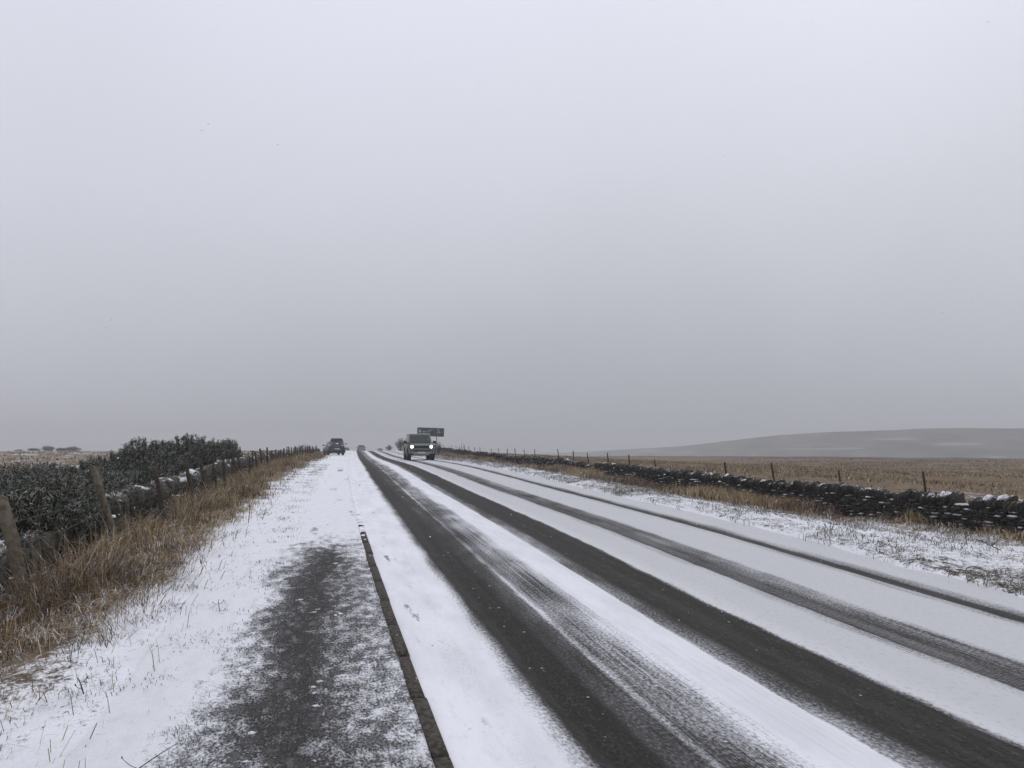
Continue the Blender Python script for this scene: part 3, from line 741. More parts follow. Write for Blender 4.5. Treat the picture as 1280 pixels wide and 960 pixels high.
def right_strip():
    rng = np.random.default_rng(13); n = 150000
    s = 2 + (rng.random(n) ** 1.5) * 116; tw = tR(s); t = tw - .2 - (rng.random(n) ** 1.2) * 2.9
    cl = fbm(s * .5, t * .8, 95)
    near_gap = np.interp(s, [0, 13, 17, 24, 40], [.35, .45, .8, 1.25, 1.35])
    dens = sm(.34, .56, cl) * sm(tw - .35 - near_gap - .3, tw - .35 - near_gap + .25, t + (cl - .5) * .9)
    keep = rng.random(n) < dens * .55
    s, t, cl = s[keep], t[keep], cl[keep]
    h = (.14 + .34 * sm(.35, .7, cl)) * rng.uniform(.6, 1.25, len(s)) * np.interp(s, [0, 14, 24, 60], [.6, .7, 1.1, 1.1])
    col = np.where((vnoise(s * .25, t * .4, 96) > .45)[:, None], palette(len(s), RUST, rng), palette(len(s), BROWN, rng))
    return blades('dead_grass', s, t, h, .008 + .0004 * s, .45, col, M['grass'], 15, (.05, 0))
o = right_strip(); tag(o, 'rust brown bracken and dead grass strip in front of the black stone wall', 'grass', kind='stuff')

def right_verge():
    rng = np.random.default_rng(17); n = 120000
    s = 1 + (rng.random(n) ** 1.5) * 100; t = rng.uniform(7.4, 13.0, n)
    cl = fbm(s * 1.3, t * 1.6, 97)
    keep = rng.random(n) < sm(.40, .62, cl) * .62 * (.55 + .45 * sm(7.4, 8.0, t)) + .01
    s, t, cl = s[keep], t[keep], cl[keep]
    h = rng.uniform(.04, .12, len(s)) * (.6 + .9 * sm(.5, .7, cl))
    return blades('grass_tips', s, t, h, .008 + .00045 * s, 1.2, palette(len(s), [(.17, .16, .13), (.11, .105, .088), (.23, .215, .175), (.14, .14, .11)], rng), M['verge'], 19, (-.15, 0))
o = right_verge(); tag(o, 'grey frosted grass tufts poking through the snow of the right verge', 'grass', kind='stuff')

def moor_grass():
    rng = np.random.default_rng(23); n = 190000
    k = rng.random(n) ** 1.8
    t = 14.0 + k * 150; s = rng.uniform(-4, 1, n) * 0 + rng.uniform(2, 150, n) * (.3 + .7 * (t / 164)) + rng.uniform(0, 60, n)
    cl = fbm(s * .18, t * .18, 98)
    keep = rng.random(n) < sm(.36, .6, cl) * .75 + .05
    s, t, cl = s[keep], t[keep], cl[keep]; d = np.sqrt(s * s + t * t)
    h = rng.uniform(.07, .20, len(s)) * (.6 + .9 * sm(.4, .7, cl))
    return blades('moor_grass', s, t, h, .010 + .0010 * d, .8, palette(len(s), [(.25, .185, .115), (.20, .150, .092), (.32, .25, .16), (.14, .105, .068), (.36, .29, .19), (.27, .21, .12)], rng, .25), M['moor'], 29, (.08, 0))
o = moor_grass(); tag(o, 'brown tussock grass covering the moor beyond the right wall', 'grass', kind='stuff')

def moor_grass_left():
    rng = np.random.default_rng(37); n = 30000
    t = -9.0 - (rng.random(n) ** 1.6) * 190; s = rng.uniform(10, 250, n)
    cl = fbm(s * .12, t * .12, 99)
    keep = rng.random(n) < sm(.42, .62, cl) * .8 + .02
    s, t, cl = s[keep], t[keep], cl[keep]; d = np.sqrt(s * s + t * t)
    h = rng.uniform(.15, .45, len(s))
    return blades('moor_grass', s, t, h, .012 + .0013 * d, .5, palette(len(s), RUST + BROWN, rng, .3), M['moor'], 31, (.08, 0))
o = moor_grass_left(); tag(o, 'rusty heather and grass on the snowy moor behind the left gorse', 'grass', kind='stuff')

# ------------------------------------------------------------------ gorse bushes
GORSE = [(.018, .024, .013), (.029, .037, .021), (.042, .052, .030), (.013, .016, .010), (.064, .072, .048), (.10, .105, .078)]
def bearing_s(px, t):
    """distance along the road at which offset t lies on the bearing of image column px"""
    k = (px - 640) / 930; lo, hi = 3.0, 90.0
    for _ in range(50):
        m = (lo + hi) / 2; x, y = world(m, t)
        if x / y < k: lo = m
        else: hi = m
    return lo

def gorse(px, t, ytop, rs, rt, n, seed, label, frost_amt=.21, fall=.30):
    """a bush of plumes: short twigs set with fine spines; ytop (image row) fixes its height"""
    n = int(n * 1.4); rng = np.random.default_rng(seed); s = bearing_s(px, t); x, y = world(s, t); x, y = float(x), float(y); z0 = float(ground_z(s, t)) - .05
    h = H + (565 - ytop) / 930 * y - z0
    root = empty('gorse_bush', (x, y, z0)); tag(root, label, 'bush', 'gorse bushes behind the left wall')
    # crown outline: a lumpy dome in (s, t)
    np_ = 480; a = rng.uniform(0, 6.283, np_); q = rng.random(np_) ** .5
    ps, pt = np.cos(a) * q * rs, np.sin(a) * q * rt
    dome = (1 - fall * q ** 3) * (.80 + .40 * (vnoise(ps * 1.6 + seed, pt * 1.6, seed) - .5))
    lev = 1 - .85 * rng.random(np_) ** 2.2
    base = np.stack([ps, pt, h * dome * lev * .94], -1)
    out = np.stack([np.cos(a) * q, np.sin(a) * q, np.zeros(np_)], -1)
    ax = out * rng.uniform(.1, .9, (np_, 1)) + np.array([.15, .1, .85]) + rng.normal(size=(np_, 3)) * .22; ax /= np.linalg.norm(ax, axis=1)[:, None]
    L = rng.uniform(.16, .42, np_)
    i = rng.integers(0, np_, n); u = rng.random(n)
    P = base[i] + ax[i] * ((u - .55) * L[i])[:, None] + rng.normal(size=(n, 3)) * .022
    P[:, 2] = np.maximum(P[:, 2], .02)
    d = ax[i] * .55 + rng.normal(size=(n, 3)) * .55; d /= np.linalg.norm(d, axis=1)[:, None]
    ln = rng.uniform(.045, .125, n) * (1.15 - .4 * u); wd = rng.uniform(.007, .014, n) * (1 + .012 * s)
    sd = np.cross(d, rng.normal(size=(n, 3))); sd /= np.linalg.norm(sd, axis=1)[:, None]
    shade = rng.uniform(.45, 1.6, np_)[i][:, None]
    c = palette(n, GORSE, rng, .25) * shade; frost = rng.random(n) < frost_amt
    brn = rng.random(n) < .07; c[brn] = np.array([.085, .062, .042]) * rng.uniform(.6, 1.4, (brn.sum(), 1))
    c[frost] = np.array([.27, .27, .24]) * rng.uniform(.6, 1.4, (frost.sum(), 1))
    w = wd[:, None] * sd * .5
    V = np.stack([P - w * .7, P + w * .7, P + d * ln[:, None] * .55 + w, P + d * ln[:, None], P + d * ln[:, None] * .55 - w], 1)
    b = np.arange(n)[:, None] * 5
    F = np.concatenate([b + np.array([[0, 1, 2]]), b + np.array([[0, 2, 4]]), b + np.array([[4, 2, 3]])])
    # dark triangles added to block the view through, standing for shade inside the bush
    m = 1500; j = rng.integers(0, np_, m); Q = base[j] * np.stack([rng.uniform(.3, .95, m), rng.uniform(.3, .95, m), rng.uniform(.1, .86, m)], -1)
    e1 = rng.normal(size=(m, 3)) * .14; e2 = rng.normal(size=(m, 3)) * .14
    V2 = np.stack([Q - e1, Q + e1, Q + e2], 1); F2 = np.arange(m)[:, None] * 3 + np.array([[0, 1, 2]])
    Rm = np.array([[-ST, CT, 0], [CT, ST, 0], [0, 0, 1]])
    np_mesh('foliage', V.reshape(-1, 3) @ Rm.T, F, M['gorse'], root, np.repeat(c, 5, 0))
    np_mesh('dark_filler', V2.reshape(-1, 3) @ Rm.T, F2, M['dark_filler'], root)
    k = MB()
    for q_ in range(9):
        a_ = rng.uniform(0, 6.28); e = Vector((math.cos(a_) * rs * .6, math.sin(a_) * rt * .6, h * rng.uniform(.35, .55)))
        k.tube([Vector((math.cos(a_) * .1, math.sin(a_) * .1, -.1)), e * .5 + Vector((0, 0, -.1)), e], [.035, .025, .012], 5)
    k.build('stem', M['twig'], root)
    return root
M['dark_filler'] = plain('gorse_dark_filler', (.016, .016, .013), .95, .1)
gorse(-40, -5.6, 566, 2.2, 1.5, 30000, 100, 'gorse bush cut by the left edge of the photo, behind the nearest post', .40, .5)
gorse(22, -4.9, 580, 1.7, 1.15, 32000, 101, 'low frosted gorse bush just right of the nearest leaning post', .40, .5)
gorse(10, -8.2, 573, 2.2, 1.8, 26000, 103, 'rounded gorse bush standing back at the far left under the moor skyline', .40, .5)
gorse(14, -4.35, 592, 1.3, 1.0, 22000, 120, 'sprawling gorse bush spilling over the wall beside the nearest post')
gorse(52, -4.4, 606, 1.2, .85, 16000, 121, 'smallest gorse bush, hanging over the near end of the left wall')
gorse(72, -4.8, 590, 1.7, 1.12, 32000, 102, 'low gorse bush behind the wall, between the first and second posts', .40, .5)
gorse(88, -8.0, 577, 2.2, 1.8, 26000, 110, 'low gorse bush at the back with brown moor showing just above it', .40, .5)
gorse(112, -4.85, 573, 1.7, 1.1, 30000, 104, 'gorse bush directly behind the second leaning post', .40, .5)
gorse(143, -5.1, 556, 1.8, 1.3, 30000, 105, 'gorse bush where the top of the hedge starts to rise')
gorse(172, -5.2, 547, 1.9, 1.3, 30000, 106, 'tall dark gorse bush at the left shoulder of the hedge top')
gorse(200, -5.6, 542, 2.0, 1.3, 30000, 107, 'tall dark green gorse bush in the middle of the hedge top')
gorse(228, -5.4, 541, 2.0, 1.2, 28000, 108, 'tall gorse bush third along in the flat hedge top, right of the middle')
gorse(250, -5.2, 539, 2.2, 1.1, 26000, 109, 'tall gorse bush next to the last at the right end of the hedge')
gorse(273, -5.0, 538, 1.9, .9, 20000, 111, 'last gorse bush with jutting sprigs at the right end of the hedge')

# ------------------------------------------------------------------ bare shrubs, saplings, stalks
def shrub(name, px, Z, py_base, wid, h, seed, label, cat, group=None, ns=26, mat=None, r0=.02, zoff=-.05, twigs=3, s_t=None, bs=.35):
    """a bare twiggy shrub on the ground; px gives only the bearing from the road's start"""
    rnd = random.Random(seed); X = (px - 640) / 930 * Z; t_ = CT * X + ST * Z; s_ = -ST * X + CT * Z
    if s_t: s_, tl = s_t; X, Z = [float(q) for q in world(s_, tl)]
    else: tl = t_ - float(ROAD_C(s_))
    z = float(ground_z(s_, tl)); root = empty(name, (X, Z, z)); tag(root, label, cat, group)
    m = MB(); tw = MB()
    for k in range(ns):
        a = rnd.uniform(0, 6.28); q = rnd.random() ** .6; e = Vector((math.cos(a) * wid * .5 * q, math.sin(a) * wid * .5 * q, h * rnd.uniform(.55, 1.0) * (1 - .35 * q * q)))
        b = Vector((math.cos(a) * bs * .5 * wid * q, math.sin(a) * bs * .5 * wid * q, zoff)); mid_ = b.lerp(e, .5) + Vector((rnd.uniform(-.1, .1) * wid, rnd.uniform(-.1, .1) * wid, .08 * h))
        m.tube([Vector((0, 0, zoff * 2 - .02)), b, mid_, e], [r0 * 1.2, r0, r0 * .65, r0 * .3], 4)
        for j in range(twigs * 2):
            u = rnd.uniform(.3, 1); p = (mid_.lerp(e, (u - .5) * 2) if u > .5 else b.lerp(mid_, u * 2))
            q2 = p + Vector((rnd.uniform(-.2, .2) * wid, rnd.uniform(-.2, .2) * wid, rnd.uniform(.02, .2) * h))
            tw.cyl(p, q2, r0 * .42, r0 * .22, 3)
    m.build('stem', mat or M['twig'], root); tw.build('twig', mat or M['twig'], root)
    return root
shrub('hawthorn', 501, 115, 562, 1.9, 2.15, 1, 'rounded bare hawthorn on the verge just left of the oncoming car', 'tree', 'bare hawthorns along the right verge', 42, r0=.025, twigs=5)
shrub('hawthorn', 512, 108, 562, 2.2, 1.9, 11, 'bare hawthorn showing through behind the left mirror of the oncoming car', 'tree', 'bare hawthorns along the right verge', 40, r0=.025, twigs=5)
shrub('hawthorn', 486, 160, 562, 1.6, 1.5, 2, 'smallest and farthest bare hawthorn, alone left of the others', 'tree', 'bare hawthorns along the right verge', 32, r0=.03, twigs=5)
shrub('hawthorn', 547, 88, 563, 1.7, 1.65, 3, 'bare hawthorn under the right end of the road sign', 'tree', 'bare hawthorns along the right verge', 44, r0=.02, twigs=5)
shrub('sapling', 585, 79, 562, .75, 2.1, 4, 'forked bare sapling sticking up above the far end of the right wall', 'tree', None, 7, r0=.022, s_t=(77.5, 12.35), twigs=2)
shrub('bramble', 378, 60, 560, 1.6, 1.45, 6, 'dense brown bramble clump at the far end of the left fence', 'bush', None, 60, M['stalk'], .016, twigs=4, bs=.9, s_t=(63, -3.0))
for i, (px, Z, wd, hh, lab) in enumerate([(43, 250, 3.4, 1.2, 'small dark shrub on the left skyline above the nearest gorse'), (60, 240, 3.4, 1.9, 'tallest rounded shrub on the left moor skyline'),
        (79, 255, 4.4, 1.3, 'low wide shrub on the skyline between two taller ones'), (92, 245, 4.2, 1.8, 'wind swept shrub on the skyline nearest the tall hedge'), (24, 270, 3.0, 1.2, 'faint low shrub on the skyline at the far left')]):
    shrub('moor_shrub', px, Z, 566, wd, hh, 50 + i, lab, 'bush', 'shrubs on the left moor skyline', 70, r0=.05, twigs=5, bs=.95)

def stalk(s, t, h, seed, label, mat, forks=3, lean=(.2, .1), r=.0045, group=None, zf=ground_z):
    rnd = random.Random(seed); x, y = [float(q) for q in world(s, t)]; z = float(zf(s, t)); m = MB(); P = Vector((0, 0, -.04)); pts = [P]
    d = Vector((lean[0], lean[1], 1)).normalized()
    for k in range(4):
        P = P + d * (h / 4) ; d = (d + Vector((rnd.uniform(-.15, .15), rnd.uniform(-.15, .15), 0))).normalized(); pts.append(P)
    m.tube(pts, [r, r * .9, r * .8, r * .65, r * .45], 5)
    for k in range(forks):
        i = rnd.randint(1, 3); q = pts[i]; a = rnd.uniform(0, 6.28); e = q + Vector((math.cos(a) * h * .28, math.sin(a) * h * .28, h * rnd.uniform(.05, .3)))
        m.tube([q, q.lerp(e, .5) + Vector((0, 0, -.01)), e], [r * .6, r * .5, r * .3], 4)
        m.cyl(e, e + Vector((0, 0, .012)), r * 1.2, r * .5, 5)
    o = m.build('dry_stalk', mat, None); o.location = (x, y, z); tag(o, label, 'weed', group); return o
LG = 'dry stalks on the left snowy verge'
stalk(3.9, -2.35, .26, 1, 'thick dark broken stalk at the left edge of the foreground snow', M['stalk_dark'], 1, (.25, 0), .006, LG)
stalk(4.6, -2.05, .20, 2, 'short dark stalk tilted right among flattened brown grass', M['stalk_dark'], 0, (.6, 0), .005, LG)
stalk(3.35, -1.25, .26, 3, 'branching dry weed in the middle of the foreground snow', M['stalk'], 6, (.1, 0), .004, LG)
stalk(3.6, -1.15, .22, 4, 'square topped bent stalk behind the branching foreground weed', M['stalk'], 3, (.05, .1), .0035, LG)
stalk(4.3, -1.0, .30, 5, 'thin stalk lying low and pointing right towards the path', M['stalk_dark'], 1, (1.4, .2), .0035, LG)
stalk(3.2, -.75, .14, 6, 'little upright weed at the dark edge of the footpath', M['stalk_dark'], 3, (0, 0), .004, LG)
stalk(7.6, -.95, .18, 7, 'small twiggy weed halfway up the snowy left verge', M['stalk'], 4, (0, 0), .005, LG)
stalk(5.6, -1.55, .16, 8, 'short forked stub poking up near the brown grass', M['stalk_dark'], 2, (-.3, 0), .005, LG)
stalk(14.2, -1.35, .42, 9, 'forked stalk standing clear of the grass far up the left verge', M['stalk'], 5, (.15, 0), .008, LG)
stalk(14.6, -1.15, .3, 10, 'pair of low twigs right of the far forked stalk', M['stalk'], 5, (.3, 0), .007, LG)
RG = 'dry stalks on the right snowy verge'
stalk(9.4, 11.2, .42, 21, 'tall straight stalk in the snow below the right end of the black wall', M['stalk_dark'], 1, (0, 0), .007, RG)
stalk(8.9, 11.4, .38, 22, 'stalk leaning right with a dark seed head near the right edge', M['stalk_dark'], 4, (.5, .1), .007, RG)
stalk(8.6, 10.9, .34, 23, 'leftward of two crossed stalks near the right edge', M['stalk_dark'], 3, (.35, 0), .006, RG)
stalk(8.45, 11.0, .36, 24, 'rightward of two crossed stalks near the right edge', M['stalk_dark'], 3, (-.1, 0), .006, RG)
stalk(10.6, 11.0, .36, 25, 'short upright brown stalk beside flattened grass below the wall', M['stalk'], 3, (0, 0), .009, RG)
stalk(10.0, 11.2, .5, 26, 'long bent twig lying across the snow below the wall', M['stalk_dark'], 3, (-2.0, .4), .008, RG)

# ------------------------------------------------------------------ cars
def wheel(root, x, y, r, w, side):
    t = MB(); n = 22
    t.cyl((x - w / 2, y, r), (x + w / 2, y, r), r, n=n)
    es = [e for e in t.bm.edges if len({round(v.co.x, 4) for v in e.verts}) == 1]
    bmesh.ops.bevel(t.bm, geom=es, offset=.03, segments=2, affect='EDGES')
    wh = t.build('wheel', M['rubber'], root, False)
    m = MB(); f = x + side * (w / 2 + .004)
    m.cyl((f, y, r), (f + side * .012, y, r), r * .62, r * .55, 18)
    for k in range(5):
        a = k * 2 * math.pi / 5
        m.box((f + side * .018, y + math.cos(a) * r * .32, r + math.sin(a) * r * .32), (.014, r * .5, r * .12), Matrix.Rotation(a, 3, 'X'))
    m.build('rim', M['rim'], wh)
    return wh

def frustum_windows(root, g, mat_front, mat_side, mat_rear, inset=.06, pillars=(.34, .68)):
    """window panes set 6 mm proud of the cabin faces; g = (y0b,y1b,hwb,zb, y0t,y1t,hwt,zt), front at small y"""
    y0b, y1b, wb, zb, y0t, y1t, wt, zt = g
    lerp = lambda a, b, u: a + (b - a) * u
    def face(c00, c10, c11, c01, u0, u1, v0, v1):
        P = [Vector(c) for c in (c00, c10, c11, c01)]
        f = lambda u, v: P[0].lerp(P[1], u).lerp(P[3].lerp(P[2], u), v)
        return [f(u0, v0), f(u1, v0), f(u1, v1), f(u0, v1)]
    fr = face((-wb, y0b, zb), (wb, y0b, zb), (wt, y0t, zt), (-wt, y0t, zt), .06, .94, .06, .90)
    MB().slab(fr, .012).build('windscreen', mat_front, root)
    re = face((wb, y1b, zb), (-wb, y1b, zb), (-wt, y1t, zt), (wt, y1t, zt), .09, .91, .1, .86)
    MB().slab(re, .012).build('rear_window', mat_rear, root)
    for s in (-1, 1):
        a, b = (((s * wb, y1b, zb), (s * wb, y0b, zb), (s * wt, y0t, zt), (s * wt, y1t, zt)) if s < 0 else ((s * wb, y0b, zb), (s * wb, y1b, zb), (s * wt, y1t, zt), (s * wt, y0t, zt))), None
        us = [0.05] + list(pillars) + [.95]
        for u0, u1 in zip(us, us[1:]):
            q = face(*a, u0 + .015, u1 - .015, .08, .88) if s > 0 else face(*a, 1 - u1 + .015, 1 - u0 - .015, .08, .88)
            MB().slab(q, .012).build('side_window', mat_side, root)

def cabin(g, mat, root, name='cabin', bevel=.05):
    y0b, y1b, wb, zb, y0t, y1t, wt, zt = g
    return MB().hexa([(-wb, y0b, zb), (wb, y0b, zb), (wb, y1b, zb), (-wb, y1b, zb), (-wt, y0t, zt), (wt, y0t, zt), (wt, y1t, zt), (-wt, y1t, zt)], bevel).build(name, mat, root)

def place(root, s, t, heading_off=0.0, towards=True, zoff=0.0):
    x, y = [float(q) for q in world(s, t)]; e = .5
    a, b = world(s - e, t), world(s + e, t); ang = math.atan2(float(b[1] - a[1]), float(b[0] - a[0])) - math.pi / 2
    pit = math.atan2(float(ROAD_E(s + 2) - ROAD_E(s - 2)), 4)
    root.location = (x, y, float(ROAD_E(s)) + .0041 * t - .035 + zoff)
    root.rotation_euler = (pit if towards else -pit, 0, ang + heading_off + (0 if towards else math.pi))

# oncoming off-road car: front faces -y in its own frame
def offroad():
    r = empty('offroad_car', (0, 0, 0)); tag(r, 'grey-green boxy off-road car with both headlights lit, driving towards the camera', 'car')
    m = MB()
    m.hexa([(-.93, .10, .52), (.93, .10, .52), (.95, 4.6, .52), (-.95, 4.6, .52), (-.95, .16, 1.10), (.95, .16, 1.10), (.95, 4.65, 1.24), (-.95, 4.65, 1.24)], .05)
    m.hexa([(-.80, .08, .95), (.80, .08, .95), (.84, 1.5, .95), (-.84, 1.5, .95), (-.72, .22, 1.17), (.72, .22, 1.17), (.80, 1.5, 1.26), (-.80, 1.5, 1.26)], .04)   # raised bonnet
    for s in (-1, 1):
        m.hexa([(s * .97 - .05, .20, .86), (s * .97 + .05, .20, .86), (s * .97 + .05, 1.45, .86), (s * .97 - .05, 1.45, .86), (s * .95 - .05, .26, 1.12), (s * .95 + .02, .26, 1.12), (s * .95 + .02, 1.45, 1.2), (s * .95 - .05, 1.45, 1.2)], .02)
    m.build('body', M['green'], r)
    g = (1.28, 4.62, .90, 1.22, 1.72, 4.5, .77, 1.90)
    cabin(g, M['pillar'], r, 'cabin', .04)
    frustum_windows(r, g, M['glass'], M['glass'], M['glass'])
    MB().box((0, 3.1, 1.925), (1.58, 2.85, .07), bevel=.03).build('roof', M['grey_roof'], r)
    a = MB()
    for s in (-1, 1):
        for y in (.88, 3.88):
            for k in range(8):
                th0 = math.pi * (k / 8); th1 = math.pi * ((k + 1) / 8)
                f = lambda th, rr: (y + math.cos(th) * rr, .42 + math.sin(th) * rr)
                p, q, p2, q2 = f(th0, .47), f(th1, .47), f(th0, .54), f(th1, .54)
                x0, x1 = s * .90, s * 1.0
                a.hexa([(x0, p[0], p[1]), (x1, p[0], p[1]), (x1, q[0], q[1]), (x0, q[0], q[1]), (x0, p2[0], p2[1]), (x1, p2[0], p2[1]), (x1, q2[0], q2[1]), (x0, q2[0], q2[1])])
        a.box((s * .96, 2.4, .50), (.09, 2.0, .14), bevel=.02)
    a.box((0, 2.4, .42), (1.7, 4.2, .16))
    a.build('wheel_arch_trim', M['black'], r)
    for s in (-1, 1):
        for y in (.88, 3.88): wheel(r, s * .855, y, .405, .28, s)
    g_ = MB(); g_.box((0, .075, .985), (.98, .05, .20), bevel=.015)
    for k in range(4): g_.box((0, .045, .915 + .047 * k), (.90, .02, .014))
    g_.build('grille', M['black'], r)
    MB().box((0, .055, 1.105), (1.02, .05, .045), bevel=.01).build('grille_bar', M['grey_roof'], r)
    for s in (-1, 1):
        h = MB().box((s * .69, .07, .99), (.36, .07, .24), bevel=.04).build('headlight', M['lampcase'], r)
        l = MB(); l.cyl((s * .69, .033, .99), (s * .69, .018, .99),   .100, .09, 20); l.build('lamp', M['lamp'], h)
    b = MB(); b.box((0, .03, .80), (1.86, .22, .14), bevel=.04); b.build('bumper', M['green'], r)
    MB().box((0, .0, .715), (1.30, .14, .10), bevel=.02).build('bumper_intake', M['black'], r)
    sk = MB(); sk.hexa([(-.55, -.01, .42), (.55, -.01, .42), (.55, .3, .36), (-.55, .3, .36), (-.72, -.03, .64), (.72, -.03, .64), (.72, .2, .64), (-.72, .2, .64)], .025)
    for s in (-1, 1): sk.box((s * .76, .01, .60), (.26, .16, .20), bevel=.03)
    sk.build('skid_plate', M['silver'], r)
    for s in (-1, 1): MB().cyl((s * .76, -.062, .62), (s * .76, -.078, .62), .055, n=14).build('fog_lamp', M['black'], r)
    MB().box((0, -.045, .56), (.52, .018, .11)).build('number_plate', M['plate'], r)
    for s in (-1, 1):
        k = MB().box((s * 1.08, 1.55, 1.33), (.24, .14, .20), bevel=.04); k.box((s * .95, 1.56, 1.27), (.12, .06, .06)); k.build('mirror', M['black'], r)
    for s in (-1, 1): MB().box((s * .62 - .1, 1.27, 1.262), (.62, .018, .016), Matrix.Rotation(.05, 3, 'Y')).build('wiper', M['black'], r)
    place(r, 53.4, 5.72, 0.0, True); return r
offroad()

def saloon(name, label, s, t, towards, off, dims, mats, lights, detail=True, zoff=0.0):
    """a hatchback or tall car: front faces -y in its own frame"""
    L, hw, hb, ht, bon, fy, ry = dims          # length, half width, belt height, roof height, bonnet length, roof front y, roof rear y
    paint, fglass, sglass, rglass = mats
    r = empty(name, (0, 0, 0)); tag(r, label, 'car')
    m = MB(); zb = .26
    m.hexa([(-hw * .92, .10, zb), (hw * .92, .10, zb), (hw * .95, L - .08, zb), (-hw * .95, L - .08, zb), (-hw * .95, .02, zb + .30), (hw * .95, .02, zb + .30), (hw * .98, L, zb + .32), (-hw * .98, L, zb + .32)], .06)
    m.hexa([(-hw * .96, .03, zb + .26), (hw * .96, .03, zb + .26), (hw, L - .02, zb + .28), (-hw, L - .02, zb + .28), (-hw * .82, .22, hb - .14), (hw * .82, .22, hb - .14), (hw * .94, L - .10, hb + .03), (-hw * .94, L - .10, hb + .03)], .07)
    m.build('body', paint, r)
    g = (bon, L - .10, hw * .91, hb - .06, fy, ry, hw * .70, ht)
    cabin(g, paint, r, 'cabin', .07)
    frustum_windows(r, g, fglass, sglass, rglass)
    for sd in (-1, 1):
        for y in (.85, L - .82): wheel(r, sd * (hw - .12), y, .32, .21, sd)
    k = MB()
    for sd in (-1, 1): k.box((sd * (hw + .11), bon + .35, hb + .08), (.20, .11, .14), bevel=.03); k.box((sd * (hw + .0), bon + .36, hb + .03), (.10, .05, .05))
    if detail:
        k.bm.free()
        for sd in (-1, 1):
            q = MB().box((sd * (hw + .11), bon + .35, hb + .08), (.20, .11, .14), bevel=.03); q.box((sd * (hw - .01), bon + .36, hb + .03), (.10, .05, .05)); q.build('mirror', M['black'], r)
        for sd in (-1, 1):
            MB().box((sd * hw * .80, L - .012, hb - .12), (.22, .06, .30), bevel=.03).build('tail_light', M['tail'], r)
            MB().box((sd * hw * .74, .09, hb - .30), (.30, .12, .14), bevel=.03).build('headlight', M['lampcase'], r)
        MB().box((0, L + .02, .42), (hw * 1.84, .12, .20), bevel=.04).build('rear_bumper', M['black'], r)
        MB().box((0, L + .035, .70), (.52, .03, .11)).build('number_plate', M['plate'], r)
        MB().box((0, .03, .42), (hw * 1.8, .10, .22), bevel=.04).build('front_bumper', M['black'], r)
        MB().box((0, ry - .05, ht + .0), (hw * 1.24, .28, .04), bevel=.015).build('spoiler', paint, r)
    else:
        k.build('mirror', M['black'], r)
        for sd in (-1, 1): MB().box((sd * hw * .78, L - .01, hb - .16), (.20, .05, .20), bevel=.02).build('tail_light', M['tail'], r)
    place(r, s, t, off, towards, zoff); return r
DP = M['dark_paint']; SGL = M['snow_glass']
# parked on the left verge, tail towards the camera: their rear is the near end
saloon('parked_hatchback', 'dark snow-plastered hatchback parked askew on the snowy left verge, nearest of the parked cars', 86.1, -1.62, False, .19, (4.25, .90, .98, 1.47, 1.25, 2.0, 3.72), (DP, SGL, M['glass'], SGL), 'r', zoff=.05)
saloon('parked_suv', 'taller dark car parked just beyond the snow-plastered hatchback, roof and right mirror showing', 97.5, -1.0, False, -.02, (4.6, .93, 1.10, 1.84, 1.3, 2.0, 4.35), (DP, SGL, M['glass'], M['glass']), 'r', zoff=.05)
saloon('estate_car', 'grey car half hidden by the crest of the road in the left lane', 173, 2.55, False, 0, (4.4, .90, .98, 1.50, 1.3, 2.0, 4.1), (M['greyp'], M['far_glass'], M['far_glass'], M['far_glass']), 'r', False)
saloon('distant_car', 'tiny faint car beyond the crest, just right of the parked cars', 258, -3.6, False, 0, (4.3, .88, .98, 1.60, 1.3, 2.0, 4.0), (M['greyp'], M['glass'], M['glass'], M['glass']), 'r', False, .25)
saloon('distant_car', 'tiny dark car beyond the crest in the oncoming lane, left of the hawthorns', 250, 7.4, True, 0, (4.3, .88, .98, 1.45, 1.3, 2.0, 4.0), (M['greyp'], M['glass'], M['glass'], M['glass']), 'r', False, .05)

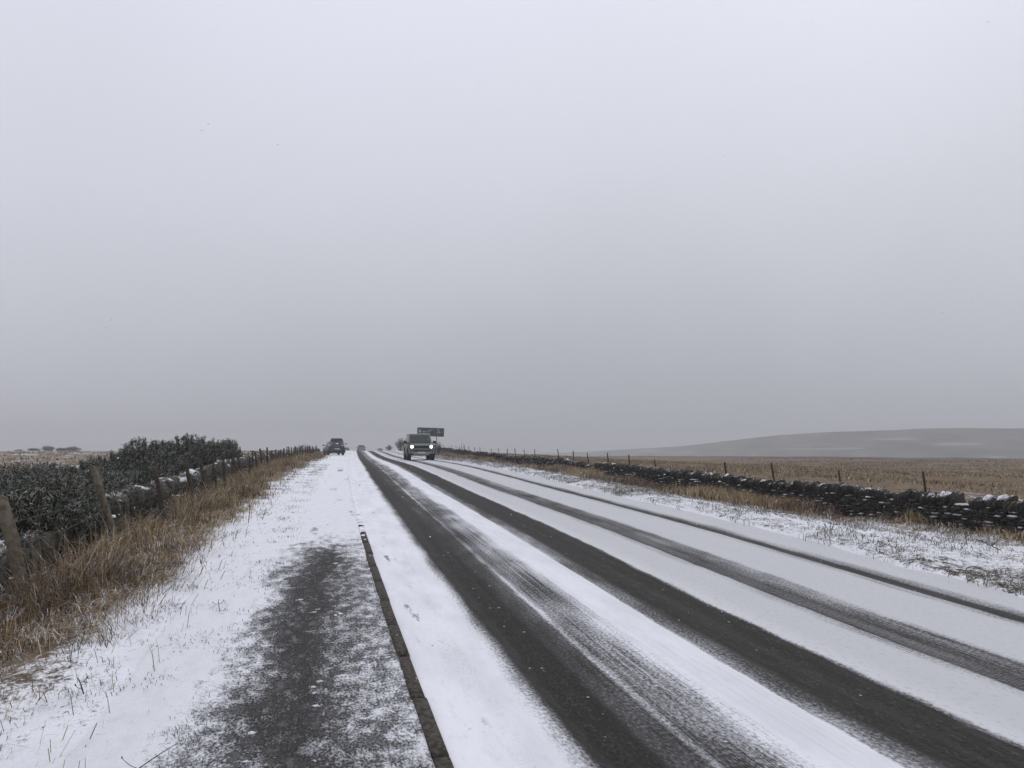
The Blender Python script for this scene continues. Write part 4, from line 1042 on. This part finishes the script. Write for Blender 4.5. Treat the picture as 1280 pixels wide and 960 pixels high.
# ------------------------------------------------------------------ road sign
def road_sign():
    s, t = 74.6, 8.55; x, y = [float(q) for q in world(s, t)]; z = float(ground_z(s, t))
    r = empty('road_sign', (x, y, z)); tag(r, 'wide dark grey-green road sign dusted with snow, standing behind the oncoming car', 'sign')
    w, h = 2.70, .86; zb = H + (565 - 545.8) / 930 * 75.0 - z + .03; tilt = Matrix.Rotation(.035, 3, 'Y')
    c = Vector((0, 0, zb + h / 2))
    p = MB().box(c, (w, .03, h), tilt); p.build('panel', M['sign'], r)
    b = MB()
    for dx, dz, ww, hh in ((0, h / 2 - .02, w, .045), (0, -h / 2 + .02, w, .045), (-w / 2 + .02, 0, .045, h - .09), (w / 2 - .02, 0, .045, h - .09)):
        b.box(c + tilt @ Vector((dx, -.019, dz)), (ww, .012, hh), tilt)
    b.build('border', M['sign_edge'], r)
    k = MB()                                                  # worn pale markings: a patch on the left, two lines, a bent arrow on the right
    for dx, dz, ww, hh, a in ((-1.08, .06, .20, .26, 0), (-.62, .02, .42, .07, 0), (-.60, -.16, .34, .05, .1), (-.16, .12, .36, .06, 0), (.74, .20, .20, .06, .7), (.86, .08, .07, .18, -.4), (.90, -.03, .26, .05, 0)):
        k.box(c + tilt @ Vector((dx, -.022, dz)), (ww, .008, hh), tilt @ Matrix.Rotation(a, 3, 'Y'))
    k.build('marking', M['sign_mark'], r)
    for dx in (-.75, .58):
        q = MB().cyl((dx, .06, -.3), (dx, .06, zb + h - .02), .045, n=12)
        for zz in (.2, .65): q.box((dx, .03, zb + zz), (.16, .05, .05))
        q.build('post', M['sign_back'], r)
road_sign()

# ------------------------------------------------------------------ falling snow, haze
def flakes():
    rng = np.random.default_rng(77); n = 48000
    X = rng.uniform(-26, 30, n); Y = rng.uniform(-6, 46, n); Z = rng.uniform(-.4, 17, n)
    ok = (np.sqrt(X ** 2 + Y ** 2 + (Z - H) ** 2) > 3.6); X, Y, Z = X[ok], Y[ok], Z[ok]
    tt = CT * X + ST * Y; s = -ST * X + CT * Y; t = tt - ROAD_C(s); ok = Z > ground_z(s, t) + .15
    X, Y, Z = X[ok], Y[ok], Z[ok]; n = len(X)
    r = rng.uniform(.0022, .0074, n)
    o6 = np.array([[1, 0, 0], [-1, 0, 0], [0, 1, 0], [0, -1, 0], [0, 0, 1], [0, 0, -1]], float)
    sc = rng.uniform(.6, 1.3, (n, 6, 1)) * np.array([1.15, 1, .8])
    P = np.stack([X, Y, Z], -1)[:, None] + o6[None] * r[:, None, None] * sc
    f = np.array([[0, 2, 4], [2, 1, 4], [1, 3, 4], [3, 0, 4], [2, 0, 5], [1, 2, 5], [3, 1, 5], [0, 3, 5]])
    F = (np.arange(n)[:, None, None] * 6 + f[None]).reshape(-1, 3)
    return np_mesh('falling_snow', P.reshape(-1, 3), F, M['flake'])
tag(flakes(), 'fine white snowflakes drifting through the air over the road and moor', 'snow', kind='stuff')

hz = MB().box((200, 700, 2), (3600, 2900, 88))
hm = bpy.data.materials.new('snow_haze'); hm.use_nodes = True; hn = hm.node_tree.nodes; hn.clear()
ho = hn.new('ShaderNodeOutputMaterial'); hv = hn.new('ShaderNodeVolumePrincipled')
hv.inputs['Color'].default_value = (1.0, .995, .985, 1); hv.inputs['Density'].default_value = .0012
hm.node_tree.links.new(hv.outputs[0], ho.inputs['Volume'])
tag(hz.build('haze', hm), 'pale snow haze lying over the whole moor', 'haze', kind='stuff')
